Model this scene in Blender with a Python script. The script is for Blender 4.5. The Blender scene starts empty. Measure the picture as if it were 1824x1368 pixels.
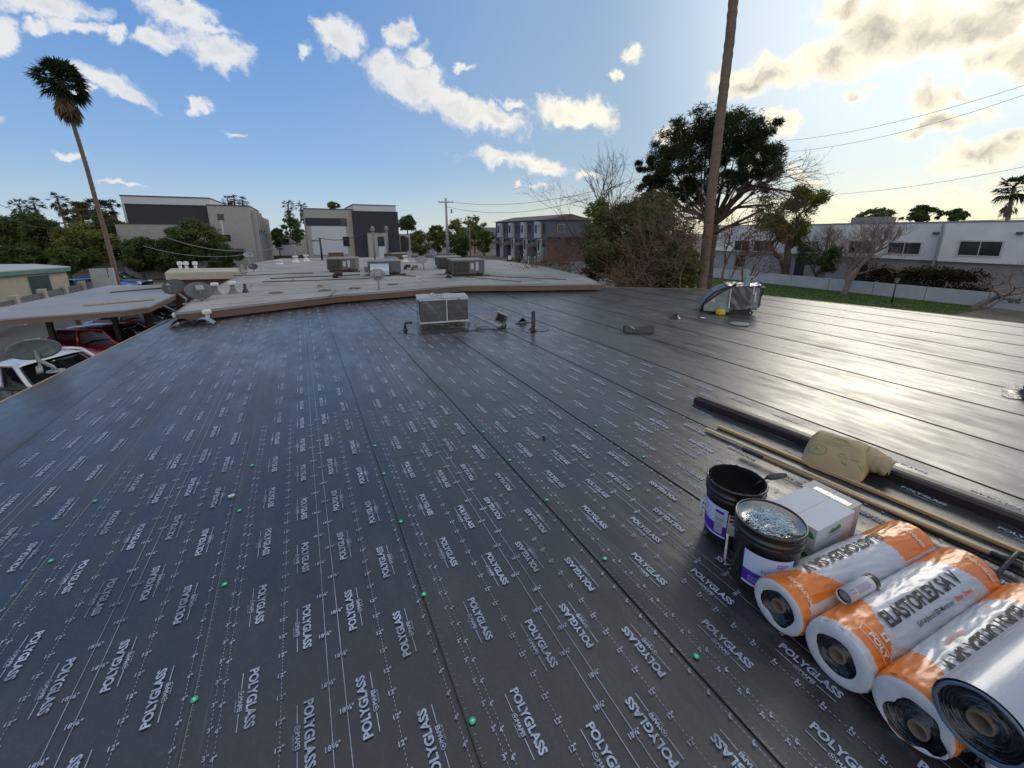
import bpy, bmesh, math, random
from mathutils import Vector, Matrix, noise
R = math.radians
sc = bpy.context.scene
col = sc.collection
# ------------------------------------------------------------ camera
F_, CX_, CY_, YH_, H_ = 725., 912., 600., 414., 1.70
PT = math.atan((CY_-YH_)/F_); CP, SP = math.cos(PT), math.sin(PT)
YAW = math.atan((912-530)*CP/F_); CW, SW = math.cos(YAW), math.sin(YAW)
cam = bpy.data.cameras.new('camera'); co = bpy.data.objects.new('camera', cam); col.objects.link(co)
co.location = (0, 0, H_); co.rotation_euler = (R(90)-PT, 0, -YAW)
cam.sensor_width = 36; cam.lens = 36*F_/1824; cam.shift_y = -(684-CY_)/1824
cam.clip_end = 6000; cam.clip_start = .05
sc.camera = co
def ray(x, y):
    a = x-CX_; b = y-CY_; f = F_*CP-b*SP
    return Vector((a*CW+f*SW, -a*SW+f*CW, -(F_*SP+b*CP)))
def G(x, y, z=0.):
    r = ray(x, y); t = (z-H_)/r.z
    return Vector((r.x*t, r.y*t, z))
def PV(x, y, v):
    r = ray(x, y); t = v/r.y
    return Vector((r.x*t, v, H_+r.z*t))
def PU(x, y, u):
    r = ray(x, y); t = u/r.x
    return Vector((u, r.y*t, H_+r.z*t))
def AT(x, y, d):            # point at horizontal distance d from the viewpoint
    r = ray(x, y); t = d/math.hypot(r.x, r.y)
    return Vector((r.x*t, r.y*t, H_+r.z*t))
# ------------------------------------------------------------ exposure, sky, sun
SUN_EL, SUN_AZ = 24., 70.
sc.view_settings.view_transform = 'Standard'; sc.view_settings.look = 'None'
sc.view_settings.gamma = 1; sc.view_settings.exposure = 0.0
w = bpy.data.worlds.new('World'); sc.world = w; w.use_nodes = True
SKY_STR = .12
def build_sky():
    nt = w.node_tree; N = nt.nodes; L = nt.links
    bg = N['Background']; bg.inputs[1].default_value = SKY_STR
    sk = N.new('ShaderNodeTexSky'); sk.sky_type = 'NISHITA'; sk.sun_disc = False
    sk.sun_elevation = R(SUN_EL); sk.sun_rotation = R(SUN_AZ)
    sk.air_density = 1.0; sk.dust_density = .5; sk.ozone_density = 2.0
    tc = N.new('ShaderNodeTexCoord')
    nz = N.new('ShaderNodeVectorMath'); nz.operation = 'NORMALIZE'; L.new(tc.outputs['Generated'], nz.inputs[0])
    def vm(op, a, b=None):
        n = N.new('ShaderNodeVectorMath'); n.operation = op
        for i, q in enumerate((a, b)):
            if q is None: continue
            if isinstance(q, (tuple, Vector)): n.inputs[i].default_value = q
            else: L.new(q, n.inputs[i])
        return n
    def mt(op, a, b=None, c=None, clamp=False):
        n = N.new('ShaderNodeMath'); n.operation = op; n.use_clamp = clamp
        for i, q in enumerate((a, b, c)):
            if q is None: continue
            if isinstance(q, (int, float)): n.inputs[i].default_value = q
            else: L.new(q, n.inputs[i])
        return n.outputs[0]
    def nzz(scale, det, rough, vec):
        n = N.new('ShaderNodeTexNoise'); n.inputs['Scale'].default_value = scale; n.inputs['Detail'].default_value = det
        n.inputs['Roughness'].default_value = rough; L.new(vec, n.inputs['Vector']); return n
    d0 = nz.outputs[0]
    w1 = nzz(14, 5, .6, d0); w1s = vm('SUBTRACT', w1.outputs['Color'], (.5, .5, .5)); w1m = vm('SCALE', w1s.outputs[0]); w1m.inputs['Scale'].default_value = .085
    dw = vm('ADD', d0, w1m.outputs[0]).outputs[0]
    B = [(85,18,95,26,5),(150,58,70,15,5),(208,62,26,20,-20),(55,52,46,13,0),(318,18,60,30,15),(385,92,60,27,20),(292,72,42,20,0),(345,48,60,14,15),
     (195,150,70,22,18),(235,172,52,12,18),(150,165,30,10,0),(353,188,20,10,5),(411,233,26,6,3),(112,270,28,6,8),(207,331,44,5,2),
     (606,66,44,36,10),(535,90,17,9,25),(712,58,24,32,40),(745,98,30,26,55),(690,112,30,20,20),(735,150,72,38,30),(800,188,62,30,25),(872,208,62,26,20),
     (1015,205,70,32,0),(915,180,28,9,25),(823,124,17,7,15),(1132,95,23,14,8),(1103,137,16,8,-20),(918,284,84,17,6),(968,297,56,13,2),(1046,312,22,9,0),(960,335,15,5,0),(928,333,9,4,0),
     (1322,150,58,27,-3),(1400,128,84,35,-12),(1480,105,92,42,-15),(1560,65,120,58,-15),(1655,55,120,55,-8),(1745,50,90,44,-15),(1795,10,70,30,0),(1500,22,60,26,-10),
     (1765,105,66,28,-15),(1815,105,60,38,0),(1665,168,54,26,-5),(1725,160,40,12,0),(1520,175,32,11,0),(1552,155,18,6,-5),(1690,212,100,20,-12),(1632,232,50,12,-5),
     (1745,272,96,30,-8),(1700,295,60,14,0),(1800,250,40,22,0),(1385,218,40,18,10),(1195,245,34,19,-5),(1440,313,42,10,3),(1352,308,50,12,5),(1790,322,44,8,-3),(1625,330,26,5,0),
     (1700,350,120,9,-2),(1560,362,90,7,0),(1790,368,70,7,0),(1340,372,90,12,0),(1890,180,60,60,0),(1900,320,60,30,0),(-40,60,60,40,0),(-60,200,50,20,10)]
    acc = None
    for (cx, cy, rx, ry, th) in B:
        c = ray(cx, cy).normalized(); t = R(th)
        A = ray(cx+rx*math.cos(t), cy+rx*math.sin(t)).normalized()-c; A -= c*A.dot(c)
        Bv = ray(cx-ry*math.sin(t), cy+ry*math.cos(t)).normalized()-c; Bv -= c*Bv.dot(c)
        Ad = A-Bv*(A.dot(Bv)/Bv.length_squared); Bd = Bv-A*(A.dot(Bv)/A.length_squared)
        a = vm('DOT_PRODUCT', dw, Ad/Ad.dot(A)).outputs['Value']
        b = vm('DOT_PRODUCT', dw, Bd/Bd.dot(Bv)).outputs['Value']
        r2 = mt('MULTIPLY_ADD', b, b, mt('MULTIPLY', a, a))
        e = mt('SUBTRACT', 1.15, mt('POWER', r2, .5))
        k = vm('DOT_PRODUCT', dw, c).outputs['Value']
        e = mt('MULTIPLY', e, .62+.38*min(1, ry/30))
        e = mt('SUBTRACT', e, mt('MULTIPLY', mt('LESS_THAN', k, .3), 9.))
        e = mt('MAXIMUM', e, -3.)
        acc = e if acc is None else mt('SMOOTH_MAX', acc, e, .1)
    n2 = nzz(26, 7, .62, dw); n3 = nzz(9, 4, .5, dw)
    dens = mt('ADD', acc, mt('MULTIPLY_ADD', n2.outputs[0], 1.7, -.90))
    def ramp(v, a, b):
        n = N.new('ShaderNodeMapRange'); n.interpolation_type = 'SMOOTHSTEP'; n.inputs[1].default_value = a; n.inputs[2].default_value = b; L.new(v, n.inputs[0]); return n.outputs[0]
    alpha = mt('POWER', ramp(dens, -.20, .50), 1.2)
    n4 = nzz(11, 8, .6, vm('ADD', dw, (.013, .011, -.035)).outputs[0])
    thick = ramp(mt('ADD', mt('MULTIPLY', acc, .55), mt('MULTIPLY_ADD', n4.outputs[0], 2.2, -1.02)), .30, 1.15)
    sd = Vector((math.sin(R(SUN_AZ))*math.cos(R(SUN_EL)), math.cos(R(SUN_AZ))*math.cos(R(SUN_EL)), math.sin(R(SUN_EL))))
    near = ramp(vm('DOT_PRODUCT', d0, tuple(sd)).outputs['Value'], .55, .98)
    def mix(f, a, b):
        n = N.new('ShaderNodeMix'); n.data_type = 'RGBA'; L.new(f, n.inputs[0])
        for i, q in ((6, a), (7, b)):
            if isinstance(q, tuple): n.inputs[i].default_value = (*q, 1)
            else: L.new(q, n.inputs[i])
        return n.outputs[2]
    k = 1/SKY_STR/(2**sc.view_settings.exposure)
    S = lambda r, g, b: (r*k, g*k, b*k)
    edge = mix(near, S(.80, .82, .84), S(1.15, 1.06, .84))
    core = mix(near, S(.58, .60, .65), S(.43, .41, .37))
    cl = mix(thick, edge, core)
    # thin veil of bright air round the hidden sun
    veil = mt('MULTIPLY', mt('POWER', near, 2.5), .22)
    sky = mix(veil, sk.outputs[0], S(.80, .76, .64))
    gain = vm('MULTIPLY', sky, SKY_TINT).outputs[0]
    sep = N.new('ShaderNodeSeparateXYZ'); L.new(d0, sep.inputs[0]); el = sep.outputs[2]
    up = ramp(el, -.04, .52); lowf = ramp(el, -.01, .16)
    away = mix(lowf, S(.56, .66, .76), S(.34, .53, .80)); away = mix(up, away, S(.10, .28, .70))
    tow = mix(lowf, S(.78, .67, .46), S(.42, .50, .56)); tow = mix(up, tow, S(.32, .46, .64))
    wide = ramp(vm('DOT_PRODUCT', d0, tuple(sd)).outputs['Value'], .35, 1.0)
    grad = mix(wide, away, tow)
    n_ = N.new('ShaderNodeMix'); n_.data_type = 'RGBA'; n_.inputs[0].default_value = .82; L.new(gain, n_.inputs[6]); L.new(grad, n_.inputs[7]); gain = n_.outputs[2]
    hi_ = ramp(el, .56, .86); gain = mix(hi_, gain, S(.58, .60, .64))  # unseen zenith turned pale grey, added as neutral fill light
    back = ramp(vm('DOT_PRODUCT', d0, (-SW, -CW, 0.)).outputs['Value'], .15, .75); gain = mix(back, gain, S(.92, .94, .96))  # pale sky behind the camera, unseen, added to lift the shaded sides
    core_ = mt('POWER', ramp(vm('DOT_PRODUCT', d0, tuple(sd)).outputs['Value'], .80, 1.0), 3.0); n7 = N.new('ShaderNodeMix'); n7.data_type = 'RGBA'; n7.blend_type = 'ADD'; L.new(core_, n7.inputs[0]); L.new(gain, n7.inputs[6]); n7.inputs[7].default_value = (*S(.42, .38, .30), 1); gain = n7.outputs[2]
    gnd = ramp(el, -.06, -.02); gain = mix(gnd, S(.10, .09, .08), gain)
    out = mix(alpha, gain, cl)
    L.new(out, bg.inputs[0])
SKY_TINT = (.80, 1.02, 1.12)
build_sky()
sun = bpy.data.lights.new('sun', 'SUN'); sun.energy = .8; sun.angle = R(20); sun.color = (1, .90, .74)
so = bpy.data.objects.new('sun', sun); col.objects.link(so)
so.rotation_euler = (R(90-SUN_EL), 0, R(180-SUN_AZ)); so.location = (0, 0, 30)

# ------------------------------------------------------------ materials
MATS = {}
def M(name, c, rough=.6, metal=0., var=.12, vs=4., bump=.15, bs=40., coat=0., spec=.5, stretch=None, alpha=None, subs=None, trans=0., em=None):
    if name in MATS: return MATS[name]
    m = bpy.data.materials.new(name); m.use_nodes = True; MATS[name] = m
    nt = m.node_tree; N = nt.nodes; L = nt.links; b = N['Principled BSDF']
    b.inputs['Roughness'].default_value = rough; b.inputs['Metallic'].default_value = metal
    b.inputs['Coat Weight'].default_value = coat; b.inputs['Coat Roughness'].default_value = .12
    b.inputs['Specular IOR Level'].default_value = spec
    if trans: b.inputs['Transmission Weight'].default_value = trans
    if alpha is not None: b.inputs['Alpha'].default_value = alpha
    tc = N.new('ShaderNodeTexCoord'); vec = tc.outputs['Object']
    if stretch:
        mp = N.new('ShaderNodeMapping'); mp.inputs['Scale'].default_value = stretch; L.new(vec, mp.inputs[0]); vec = mp.outputs[0]
    n = N.new('ShaderNodeTexNoise'); n.inputs['Scale'].default_value = vs; n.inputs['Detail'].default_value = 6; n.inputs['Roughness'].default_value = .65
    L.new(vec, n.inputs['Vector'])
    rp = N.new('ShaderNodeMapRange'); rp.inputs[1].default_value = .3; rp.inputs[2].default_value = .7
    rp.inputs[3].default_value = 1-var; rp.inputs[4].default_value = 1+var; L.new(n.outputs[0], rp.inputs[0])
    vm = N.new('ShaderNodeVectorMath'); vm.operation = 'SCALE'; vm.inputs[0].default_value = c; L.new(rp.outputs[0], vm.inputs['Scale'])
    L.new(vm.outputs[0], b.inputs['Base Color'])
    rr = N.new('ShaderNodeMapRange'); rr.inputs[1].default_value = .3; rr.inputs[2].default_value = .7
    rr.inputs[3].default_value = max(.02, rough-.07); rr.inputs[4].default_value = min(1, rough+.07); L.new(n.outputs[0], rr.inputs[0]); L.new(rr.outputs[0], b.inputs['Roughness'])
    if bump:
        n2 = N.new('ShaderNodeTexNoise'); n2.inputs['Scale'].default_value = bs; n2.inputs['Detail'].default_value = 4; L.new(vec, n2.inputs['Vector'])
        bp = N.new('ShaderNodeBump'); bp.inputs['Strength'].default_value = bump; bp.inputs['Distance'].default_value = .02
        L.new(n2.outputs[0], bp.inputs['Height']); L.new(bp.outputs[0], b.inputs['Normal'])
    if em: b.inputs['Emission Color'].default_value = (*em, 1); b.inputs['Emission Strength'].default_value = 1
    return m
def leafmat(name, c, c2, tr=.35):
    if name in MATS: return MATS[name]
    m = bpy.data.materials.new(name); m.use_nodes = True; MATS[name] = m
    nt = m.node_tree; N = nt.nodes; L = nt.links; N.remove(N['Principled BSDF']); out = N['Material Output']
    tc = N.new('ShaderNodeTexCoord'); n = N.new('ShaderNodeTexNoise'); n.inputs['Scale'].default_value = .9; n.inputs['Detail'].default_value = 8; n.inputs['Roughness'].default_value = .75
    L.new(tc.outputs['Object'], n.inputs['Vector'])
    cr = N.new('ShaderNodeValToRGB'); cr.color_ramp.elements[0].position = .36; cr.color_ramp.elements[1].position = .64
    cr.color_ramp.elements[0].color = (*c, 1); cr.color_ramp.elements[1].color = (*c2, 1); L.new(n.outputs[0], cr.inputs[0])
    d = N.new('ShaderNodeBsdfDiffuse'); t = N.new('ShaderNodeBsdfTranslucent'); mx = N.new('ShaderNodeMixShader'); mx.inputs[0].default_value = tr
    L.new(cr.outputs[0], d.inputs[0]); L.new(cr.outputs[0], t.inputs[0]); L.new(d.outputs[0], mx.inputs[1]); L.new(t.outputs[0], mx.inputs[2])
    L.new(mx.outputs[0], out.inputs[0]); return m

# ------------------------------------------------------------ mesh builder
class MB:
    def __init__(s): s.v = []; s.f = []; s.m = []; s.sm = []
    def add(s, vs, fs, mi=0, smooth=False):
        o = len(s.v); s.v += [tuple(q) for q in vs]; s.f += [tuple(i+o for i in f) for f in fs]; s.m += [mi]*len(fs); s.sm += [smooth]*len(fs); return s
    def box(s, lo, hi, mi=0, bev=0., rz=0., c=None):
        x0, y0, z0 = lo; x1, y1, z1 = hi
        if bev <= 0:
            vs = [(x0,y0,z0),(x1,y0,z0),(x1,y1,z0),(x0,y1,z0),(x0,y0,z1),(x1,y0,z1),(x1,y1,z1),(x0,y1,z1)]
            fs = [(0,3,2,1),(4,5,6,7),(0,1,5,4),(1,2,6,5),(2,3,7,6),(3,0,4,7)]
        else:
            bm = bmesh.new(); bmesh.ops.create_cube(bm, size=1)
            for q in bm.verts: q.co = Vector(((x0+x1)/2+q.co.x*(x1-x0), (y0+y1)/2+q.co.y*(y1-y0), (z0+z1)/2+q.co.z*(z1-z0)))
            bmesh.ops.bevel(bm, geom=bm.edges[:], offset=bev, segments=2, affect='EDGES', profile=.5)
            bm.verts.index_update(); vs = [tuple(q.co) for q in bm.verts]; fs = [tuple(q.index for q in f.verts) for f in bm.faces]; bm.free()
        if rz:
            cx, cy = c if c else ((x0+x1)/2, (y0+y1)/2); a, b = math.cos(rz), math.sin(rz)
            vs = [(cx+(x-cx)*a-(y-cy)*b, cy+(x-cx)*b+(y-cy)*a, z) for x, y, z in vs]
        return s.add(vs, fs, mi)
    def tube(s, pts, rad, n=8, mi=0, cap=True, smooth=True):
        pts = [Vector(p) for p in pts]; k = len(pts)
        if not hasattr(rad, '__len__'): rad = [rad]*k
        vs = []; up = None
        for i, p in enumerate(pts):
            t = (pts[min(i+1, k-1)]-pts[max(i-1, 0)]).normalized()
            if up is None: up = Vector((0, 0, 1)) if abs(t.z) < .9 else Vector((1, 0, 0))
            a = t.cross(up)
            if a.length < 1e-6: a = t.orthogonal()
            a.normalize(); b = a.cross(t).normalized(); up = b
            for j in range(n):
                q = 2*math.pi*j/n; vs.append(p+(a*math.cos(q)+b*math.sin(q))*rad[i])
        fs = [(i*n+j, i*n+(j+1) % n, (i+1)*n+(j+1) % n, (i+1)*n+j) for i in range(k-1) for j in range(n)]
        if cap: fs += [tuple(range(n))[::-1], tuple(range((k-1)*n, k*n))]
        return s.add(vs, fs, mi, smooth)
    def lathe(s, prof, n=32, c=(0, 0, 0), mi=0, smooth=True, capb=False, capt=False, M4=None):
        vs = []
        for r, z in prof:
            for j in range(n):
                q = 2*math.pi*j/n; vs.append(Vector((r*math.cos(q), r*math.sin(q), z)))
        if M4 is not None: vs = [M4 @ q for q in vs]
        vs = [q+Vector(c) for q in vs]
        k = len(prof); fs = [(i*n+j, i*n+(j+1) % n, (i+1)*n+(j+1) % n, (i+1)*n+j) for i in range(k-1) for j in range(n)]
        if capb: fs.append(tuple(range(n))[::-1])
        if capt: fs.append(tuple(range((k-1)*n, k*n)))
        return s.add(vs, fs, mi, smooth)
    def quad(s, a, b, c, d, mi=0): return s.add([a, b, c, d], [(0, 1, 2, 3)], mi)
    def prism(s, poly, z0, z1, mi=0):
        n = len(poly); vs = [(p[0], p[1], z0) for p in poly]+[(p[0], p[1], z1) for p in poly]
        return s.add(vs, [tuple(range(n))[::-1], tuple(range(n, 2*n))]+[(i, (i+1) % n, n+(i+1) % n, n+i) for i in range(n)], mi)
    def grid(s, fn, nu, nv, mi=0, smooth=True, thick=0):
        vs = [fn(i/nu, j/nv) for j in range(nv+1) for i in range(nu+1)]
        fs = [(j*(nu+1)+i, j*(nu+1)+i+1, (j+1)*(nu+1)+i+1, (j+1)*(nu+1)+i) for j in range(nv) for i in range(nu)]
        return s.add(vs, fs, mi, smooth)
    def build(s, name, mats, parent=None, world=True):
        me = bpy.data.meshes.new(name); off = Vector((0, 0, 0))
        if parent is not None and world: off = wloc(parent)
        me.from_pydata([(v[0]-off.x, v[1]-off.y, v[2]-off.z) for v in s.v], [], s.f)
        if not isinstance(mats, (list, tuple)): mats = [mats]
        for q in mats: me.materials.append(q)
        me.polygons.foreach_set('material_index', s.m); me.polygons.foreach_set('use_smooth', s.sm); me.update()
        o = bpy.data.objects.new(name, me); col.objects.link(o)
        if parent is not None: o.parent = parent
        return o
def wloc(o):
    l = Vector(o.location)
    while o.parent is not None: o = o.parent; l += Vector(o.location)
    return l
def tag(o, label=None, cat=None, group=None, kind=None):
    if label: o['label'] = label
    if cat: o['category'] = cat
    if group: o['group'] = group
    if kind: o['kind'] = kind
    return o
def thing(name, label, cat, loc=(0, 0, 0), group=None, rz=0.):
    o = bpy.data.objects.new(name, None); o.empty_display_size = .2; col.objects.link(o); o.location = loc; o.rotation_euler = (0, 0, rz)
    return tag(o, label, cat, group)
def struct(o): o['kind'] = 'structure'; return o
KIDS = {}
def dup(root, loc, label, rz=0., scale=None, group=None):
    def cp(o, parent):
        c = o.copy(); col.objects.link(c)
        if parent is not None: c.parent = parent
        for ch in [q for q in ALLK(o)]: cp(ch, c)
        return c
    c = cp(root, None); c.location = loc; c.rotation_euler = (0, 0, rz); c['label'] = label
    if scale: c.scale = (scale,)*3 if not hasattr(scale, '__len__') else scale
    if group: c['group'] = group
    return c
def ALLK(o): return [q for q in bpy.data.objects if q.parent == o]
# text as flat triangles
TC = {}
def text2d(t, w=None, h=None, bold=0., res=3, center=True):
    key = (t, bold, res)
    if key not in TC:
        cu = bpy.data.curves.new('t', 'FONT'); cu.body = t; cu.resolution_u = res; cu.offset = bold; cu.size = 1
        ob = bpy.data.objects.new('t', cu); me = bpy.data.meshes.new_from_object(ob)
        TC[key] = ([tuple(v.co)[:2] for v in me.vertices], [tuple(p.vertices) for p in me.polygons])
        bpy.data.objects.remove(ob); bpy.data.meshes.remove(me); bpy.data.curves.remove(cu)
    vs, fs = TC[key]
    x0 = min(v[0] for v in vs); x1 = max(v[0] for v in vs); y0 = min(v[1] for v in vs); y1 = max(v[1] for v in vs)
    sx = w/(x1-x0) if w else None; sy = h/(y1-y0) if h else None
    if sx is None: sx = sy
    if sy is None: sy = sx
    cx, cy = ((x0+x1)/2, (y0+y1)/2) if center else (x0, y0)
    return [((a-cx)*sx, (b-cy)*sy) for a, b in vs], fs
def put_text(mb, t, o, ex, ey, w=None, h=None, bold=0., res=3, mi=0):
    vs, fs = text2d(t, w, h, bold, res); o = Vector(o); ex = Vector(ex); ey = Vector(ey)
    return mb.add([o+ex*a+ey*b for a, b in vs], fs, mi)
rnd = random.Random(7)
# ------------------------------------------------------------ the roof under the camera
SEAMS = [-3.92, -3.06, -2.21, -1.385, -.545, .345, 1.225, 2.15, 3.09, 4.04, 4.98, 5.98, 6.93, 7.88, 8.83, 9.78, 10.73, 11.68, 12.6]
POLY = [(-3.86, -4), (-2.91, 5.81), (-2.49, 10.17), (-2.15, 10.57), (.73, 11.64), (4.46, 12.13), (8.34, 10.31), (10.95, 8.53), (11.28, 7.04), (11.92, 4.11), (12.21, 2.33), (12.9, -4)]
def vrange(u):
    vs = []
    n = len(POLY)
    for i in range(n):
        (a, b), (c, d) = POLY[i], POLY[(i+1) % n]
        if a != c and (a-u)*(c-u) <= 0: vs.append(b+(d-b)*(u-a)/(c-a))
    return (min(vs), max(vs)) if len(vs) > 1 else None
def membrane_mat():
    m = bpy.data.materials.new('membrane'); m.use_nodes = True; nt = m.node_tree; N = nt.nodes; L = nt.links; b = N['Principled BSDF']
    tc = N.new('ShaderNodeTexCoord')
    def nz(scale, st, det=5, ro=.6):
        mp = N.new('ShaderNodeMapping'); mp.inputs['Scale'].default_value = st; L.new(tc.outputs['Object'], mp.inputs[0])
        n = N.new('ShaderNodeTexNoise'); n.inputs['Scale'].default_value = scale; n.inputs['Detail'].default_value = det; n.inputs['Roughness'].default_value = ro
        L.new(mp.outputs[0], n.inputs['Vector']); return n.outputs[0]
    def mr(v, a, b_, c, d):
        n = N.new('ShaderNodeMapRange'); n.inputs[1].default_value = a; n.inputs[2].default_value = b_; n.inputs[3].default_value = c; n.inputs[4].default_value = d; L.new(v, n.inputs[0]); return n.outputs[0]
    def mt(op, a, c, cl=False):
        n = N.new('ShaderNodeMath'); n.operation = op; n.use_clamp = cl
        for i, q in enumerate((a, c)):
            if isinstance(q, (int, float)): n.inputs[i].default_value = q
            else: L.new(q, n.inputs[i])
        return n.outputs[0]
    streak = nz(1.6, (6, .35, 1)); blot = nz(.8, (1, .8, 1)); fine = nz(170, (1, 1, 1), 3, .7); mid = nz(22, (1, .6, 1), 4); rings = nz(2.6, (2.4, .9, 1), 6, .55)
    cr = N.new('ShaderNodeValToRGB'); e = cr.color_ramp.elements
    e[0].position = .3; e[1].position = .72; e[0].color = (.010, .0115, .0135, 1); e[1].color = (.030, .031, .033, 1)
    L.new(mt('ADD', mt('MULTIPLY', blot, .5), mt('ADD', mt('MULTIPLY', streak, .22), mt('MULTIPLY', mid, .28))), cr.inputs[0])
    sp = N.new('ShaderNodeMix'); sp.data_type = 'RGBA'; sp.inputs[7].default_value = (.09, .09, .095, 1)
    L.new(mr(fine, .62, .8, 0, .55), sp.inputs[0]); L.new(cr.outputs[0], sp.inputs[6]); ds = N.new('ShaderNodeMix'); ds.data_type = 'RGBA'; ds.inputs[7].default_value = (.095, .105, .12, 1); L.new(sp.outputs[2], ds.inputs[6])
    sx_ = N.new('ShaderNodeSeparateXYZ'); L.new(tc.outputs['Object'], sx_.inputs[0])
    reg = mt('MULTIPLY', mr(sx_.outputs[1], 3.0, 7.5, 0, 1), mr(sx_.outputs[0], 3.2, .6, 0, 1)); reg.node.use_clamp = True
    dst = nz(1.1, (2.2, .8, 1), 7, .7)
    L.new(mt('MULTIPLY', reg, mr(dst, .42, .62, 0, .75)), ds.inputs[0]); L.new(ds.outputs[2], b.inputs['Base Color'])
    mot = nz(75, (1, 1, 1), 6, .8); scr = nz(1.0, (60, .9, 1), 3, .5); scm = nz(1.7, (1, .5, 1), 3, .5); smr = nz(1.3, (1.6, .7, 1), 8, .72)
    m2 = N.new('ShaderNodeMix'); m2.data_type = 'RGBA'; L.new(ds.outputs[2], m2.inputs[6]); m2.inputs[7].default_value = (.075, .075, .078, 1)
    fac = mt('ADD', mr(mot, .52, .72, 0, .42), mt('MULTIPLY', mr(scr, .66, .72, 0, .5), mr(scm, .5, .62, 0, 1))); fac = mt('ADD', fac, mr(smr, .56, .72, 0, .30)); fac.node.use_clamp = True
    L.new(fac, m2.inputs[0]); L.new(m2.outputs[2], b.inputs['Base Color'])
    rough = mt('ADD', mr(streak, .35, .65, -.05, .05), mt('ADD', mr(rings, .35, .65, -.06, .06), mt('ADD', mr(blot, .35, .65, .29, .40), mr(smr, .5, .7, 0, .10))))
    L.new(rough, b.inputs['Roughness'])
    b.inputs['Specular IOR Level'].default_value = .85; b.inputs['Sheen Weight'].default_value = .13; b.inputs['Sheen Roughness'].default_value = .35; b.inputs['Sheen Tint'].default_value = (.95, .93, .9, 1)
    h = mt('ADD', mt('MULTIPLY', fine, .0005), mt('ADD', mt('MULTIPLY', streak, .0035), mt('ADD', mt('MULTIPLY', rings, .007), mt('MULTIPLY', mid, .0005))))
    bp = N.new('ShaderNodeBump'); bp.inputs['Strength'].default_value = .8; bp.inputs['Distance'].default_value = 1.; L.new(h, bp.inputs['Height']); L.new(bp.outputs[0], b.inputs['Normal'])
    return m
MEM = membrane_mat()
INK = M('white_blue_ink', (.36, .41, .52), .5, var=.30, vs=14, bump=.0)
def wear(m):
    nt = m.node_tree; N = nt.nodes; L = nt.links; b = N['Principled BSDF']; src = b.inputs['Base Color'].links[0].from_socket
    tc = N.new('ShaderNodeTexCoord'); a = N.new('ShaderNodeTexNoise'); a.inputs['Scale'].default_value = 85; a.inputs['Detail'].default_value = 5; a.inputs['Roughness'].default_value = .8; L.new(tc.outputs['Object'], a.inputs['Vector'])
    c = N.new('ShaderNodeTexNoise'); c.inputs['Scale'].default_value = 2.6; c.inputs['Detail'].default_value = 6; L.new(tc.outputs['Object'], c.inputs['Vector'])
    s_ = N.new('ShaderNodeMath'); s_.operation = 'MULTIPLY_ADD'; s_.inputs[1].default_value = 1.1; L.new(c.outputs[0], s_.inputs[0]); L.new(a.outputs[0], s_.inputs[2])
    mr = N.new('ShaderNodeMapRange'); mr.inputs[1].default_value = .98; mr.inputs[2].default_value = 1.28; mr.inputs[3].default_value = 0; mr.inputs[4].default_value = .6; L.new(s_.outputs[0], mr.inputs[0])
    mx = N.new('ShaderNodeMix'); mx.data_type = 'RGBA'; L.new(mr.outputs[0], mx.inputs[0]); L.new(src, mx.inputs[6]); mx.inputs[7].default_value = (.03, .032, .036, 1); L.new(mx.outputs[2], b.inputs['Base Color'])
wear(INK)
BITU = M('bitumen_edge', (.006, .006, .007), .3, var=.2)
BITS = M('bitumen_seam', (.02, .02, .021), .5, var=.2)
PALE = M('pale_edge_film', (.20, .18, .16), .5)
bldg = thing('apartment_building', 'low building underfoot, its flat roof covered in glossy black printed roofing sheets', 'building', (0, 0, -3))
MB().prism(POLY, -.16, -.012).build('roof_deck', M('deck_wood', (.10, .08, .06), .8), bldg)
inner = [(p[0]*.965+.15, p[1]*.965+.1) for p in POLY]
MB().prism(inner, -3.0, -.161).build('wall', M('plain_stucco', (.34, .28, .23), .9, bs=60, bump=.4), bldg)
ed = MB()
for i in range(len(POLY)-1):
    a, b = Vector((*POLY[i], 0)), Vector((*POLY[i+1], 0)); t = (b-a).normalized(); nrm = Vector((-t.y, t.x, 0))
    q = [a+nrm*.004, b+nrm*.004, b+nrm*.03, a+nrm*.03]
    ed.add([(p.x, p.y, -.13) for p in q]+[(p.x, p.y, .010) for p in q], [(0, 3, 2, 1), (4, 5, 6, 7), (0, 1, 5, 4), (1, 2, 6, 5), (2, 3, 7, 6), (3, 0, 4, 7)])
ed.build('drip_edge', M('tan_metal', (.36, .25, .15), .5, .1), bldg)

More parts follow.
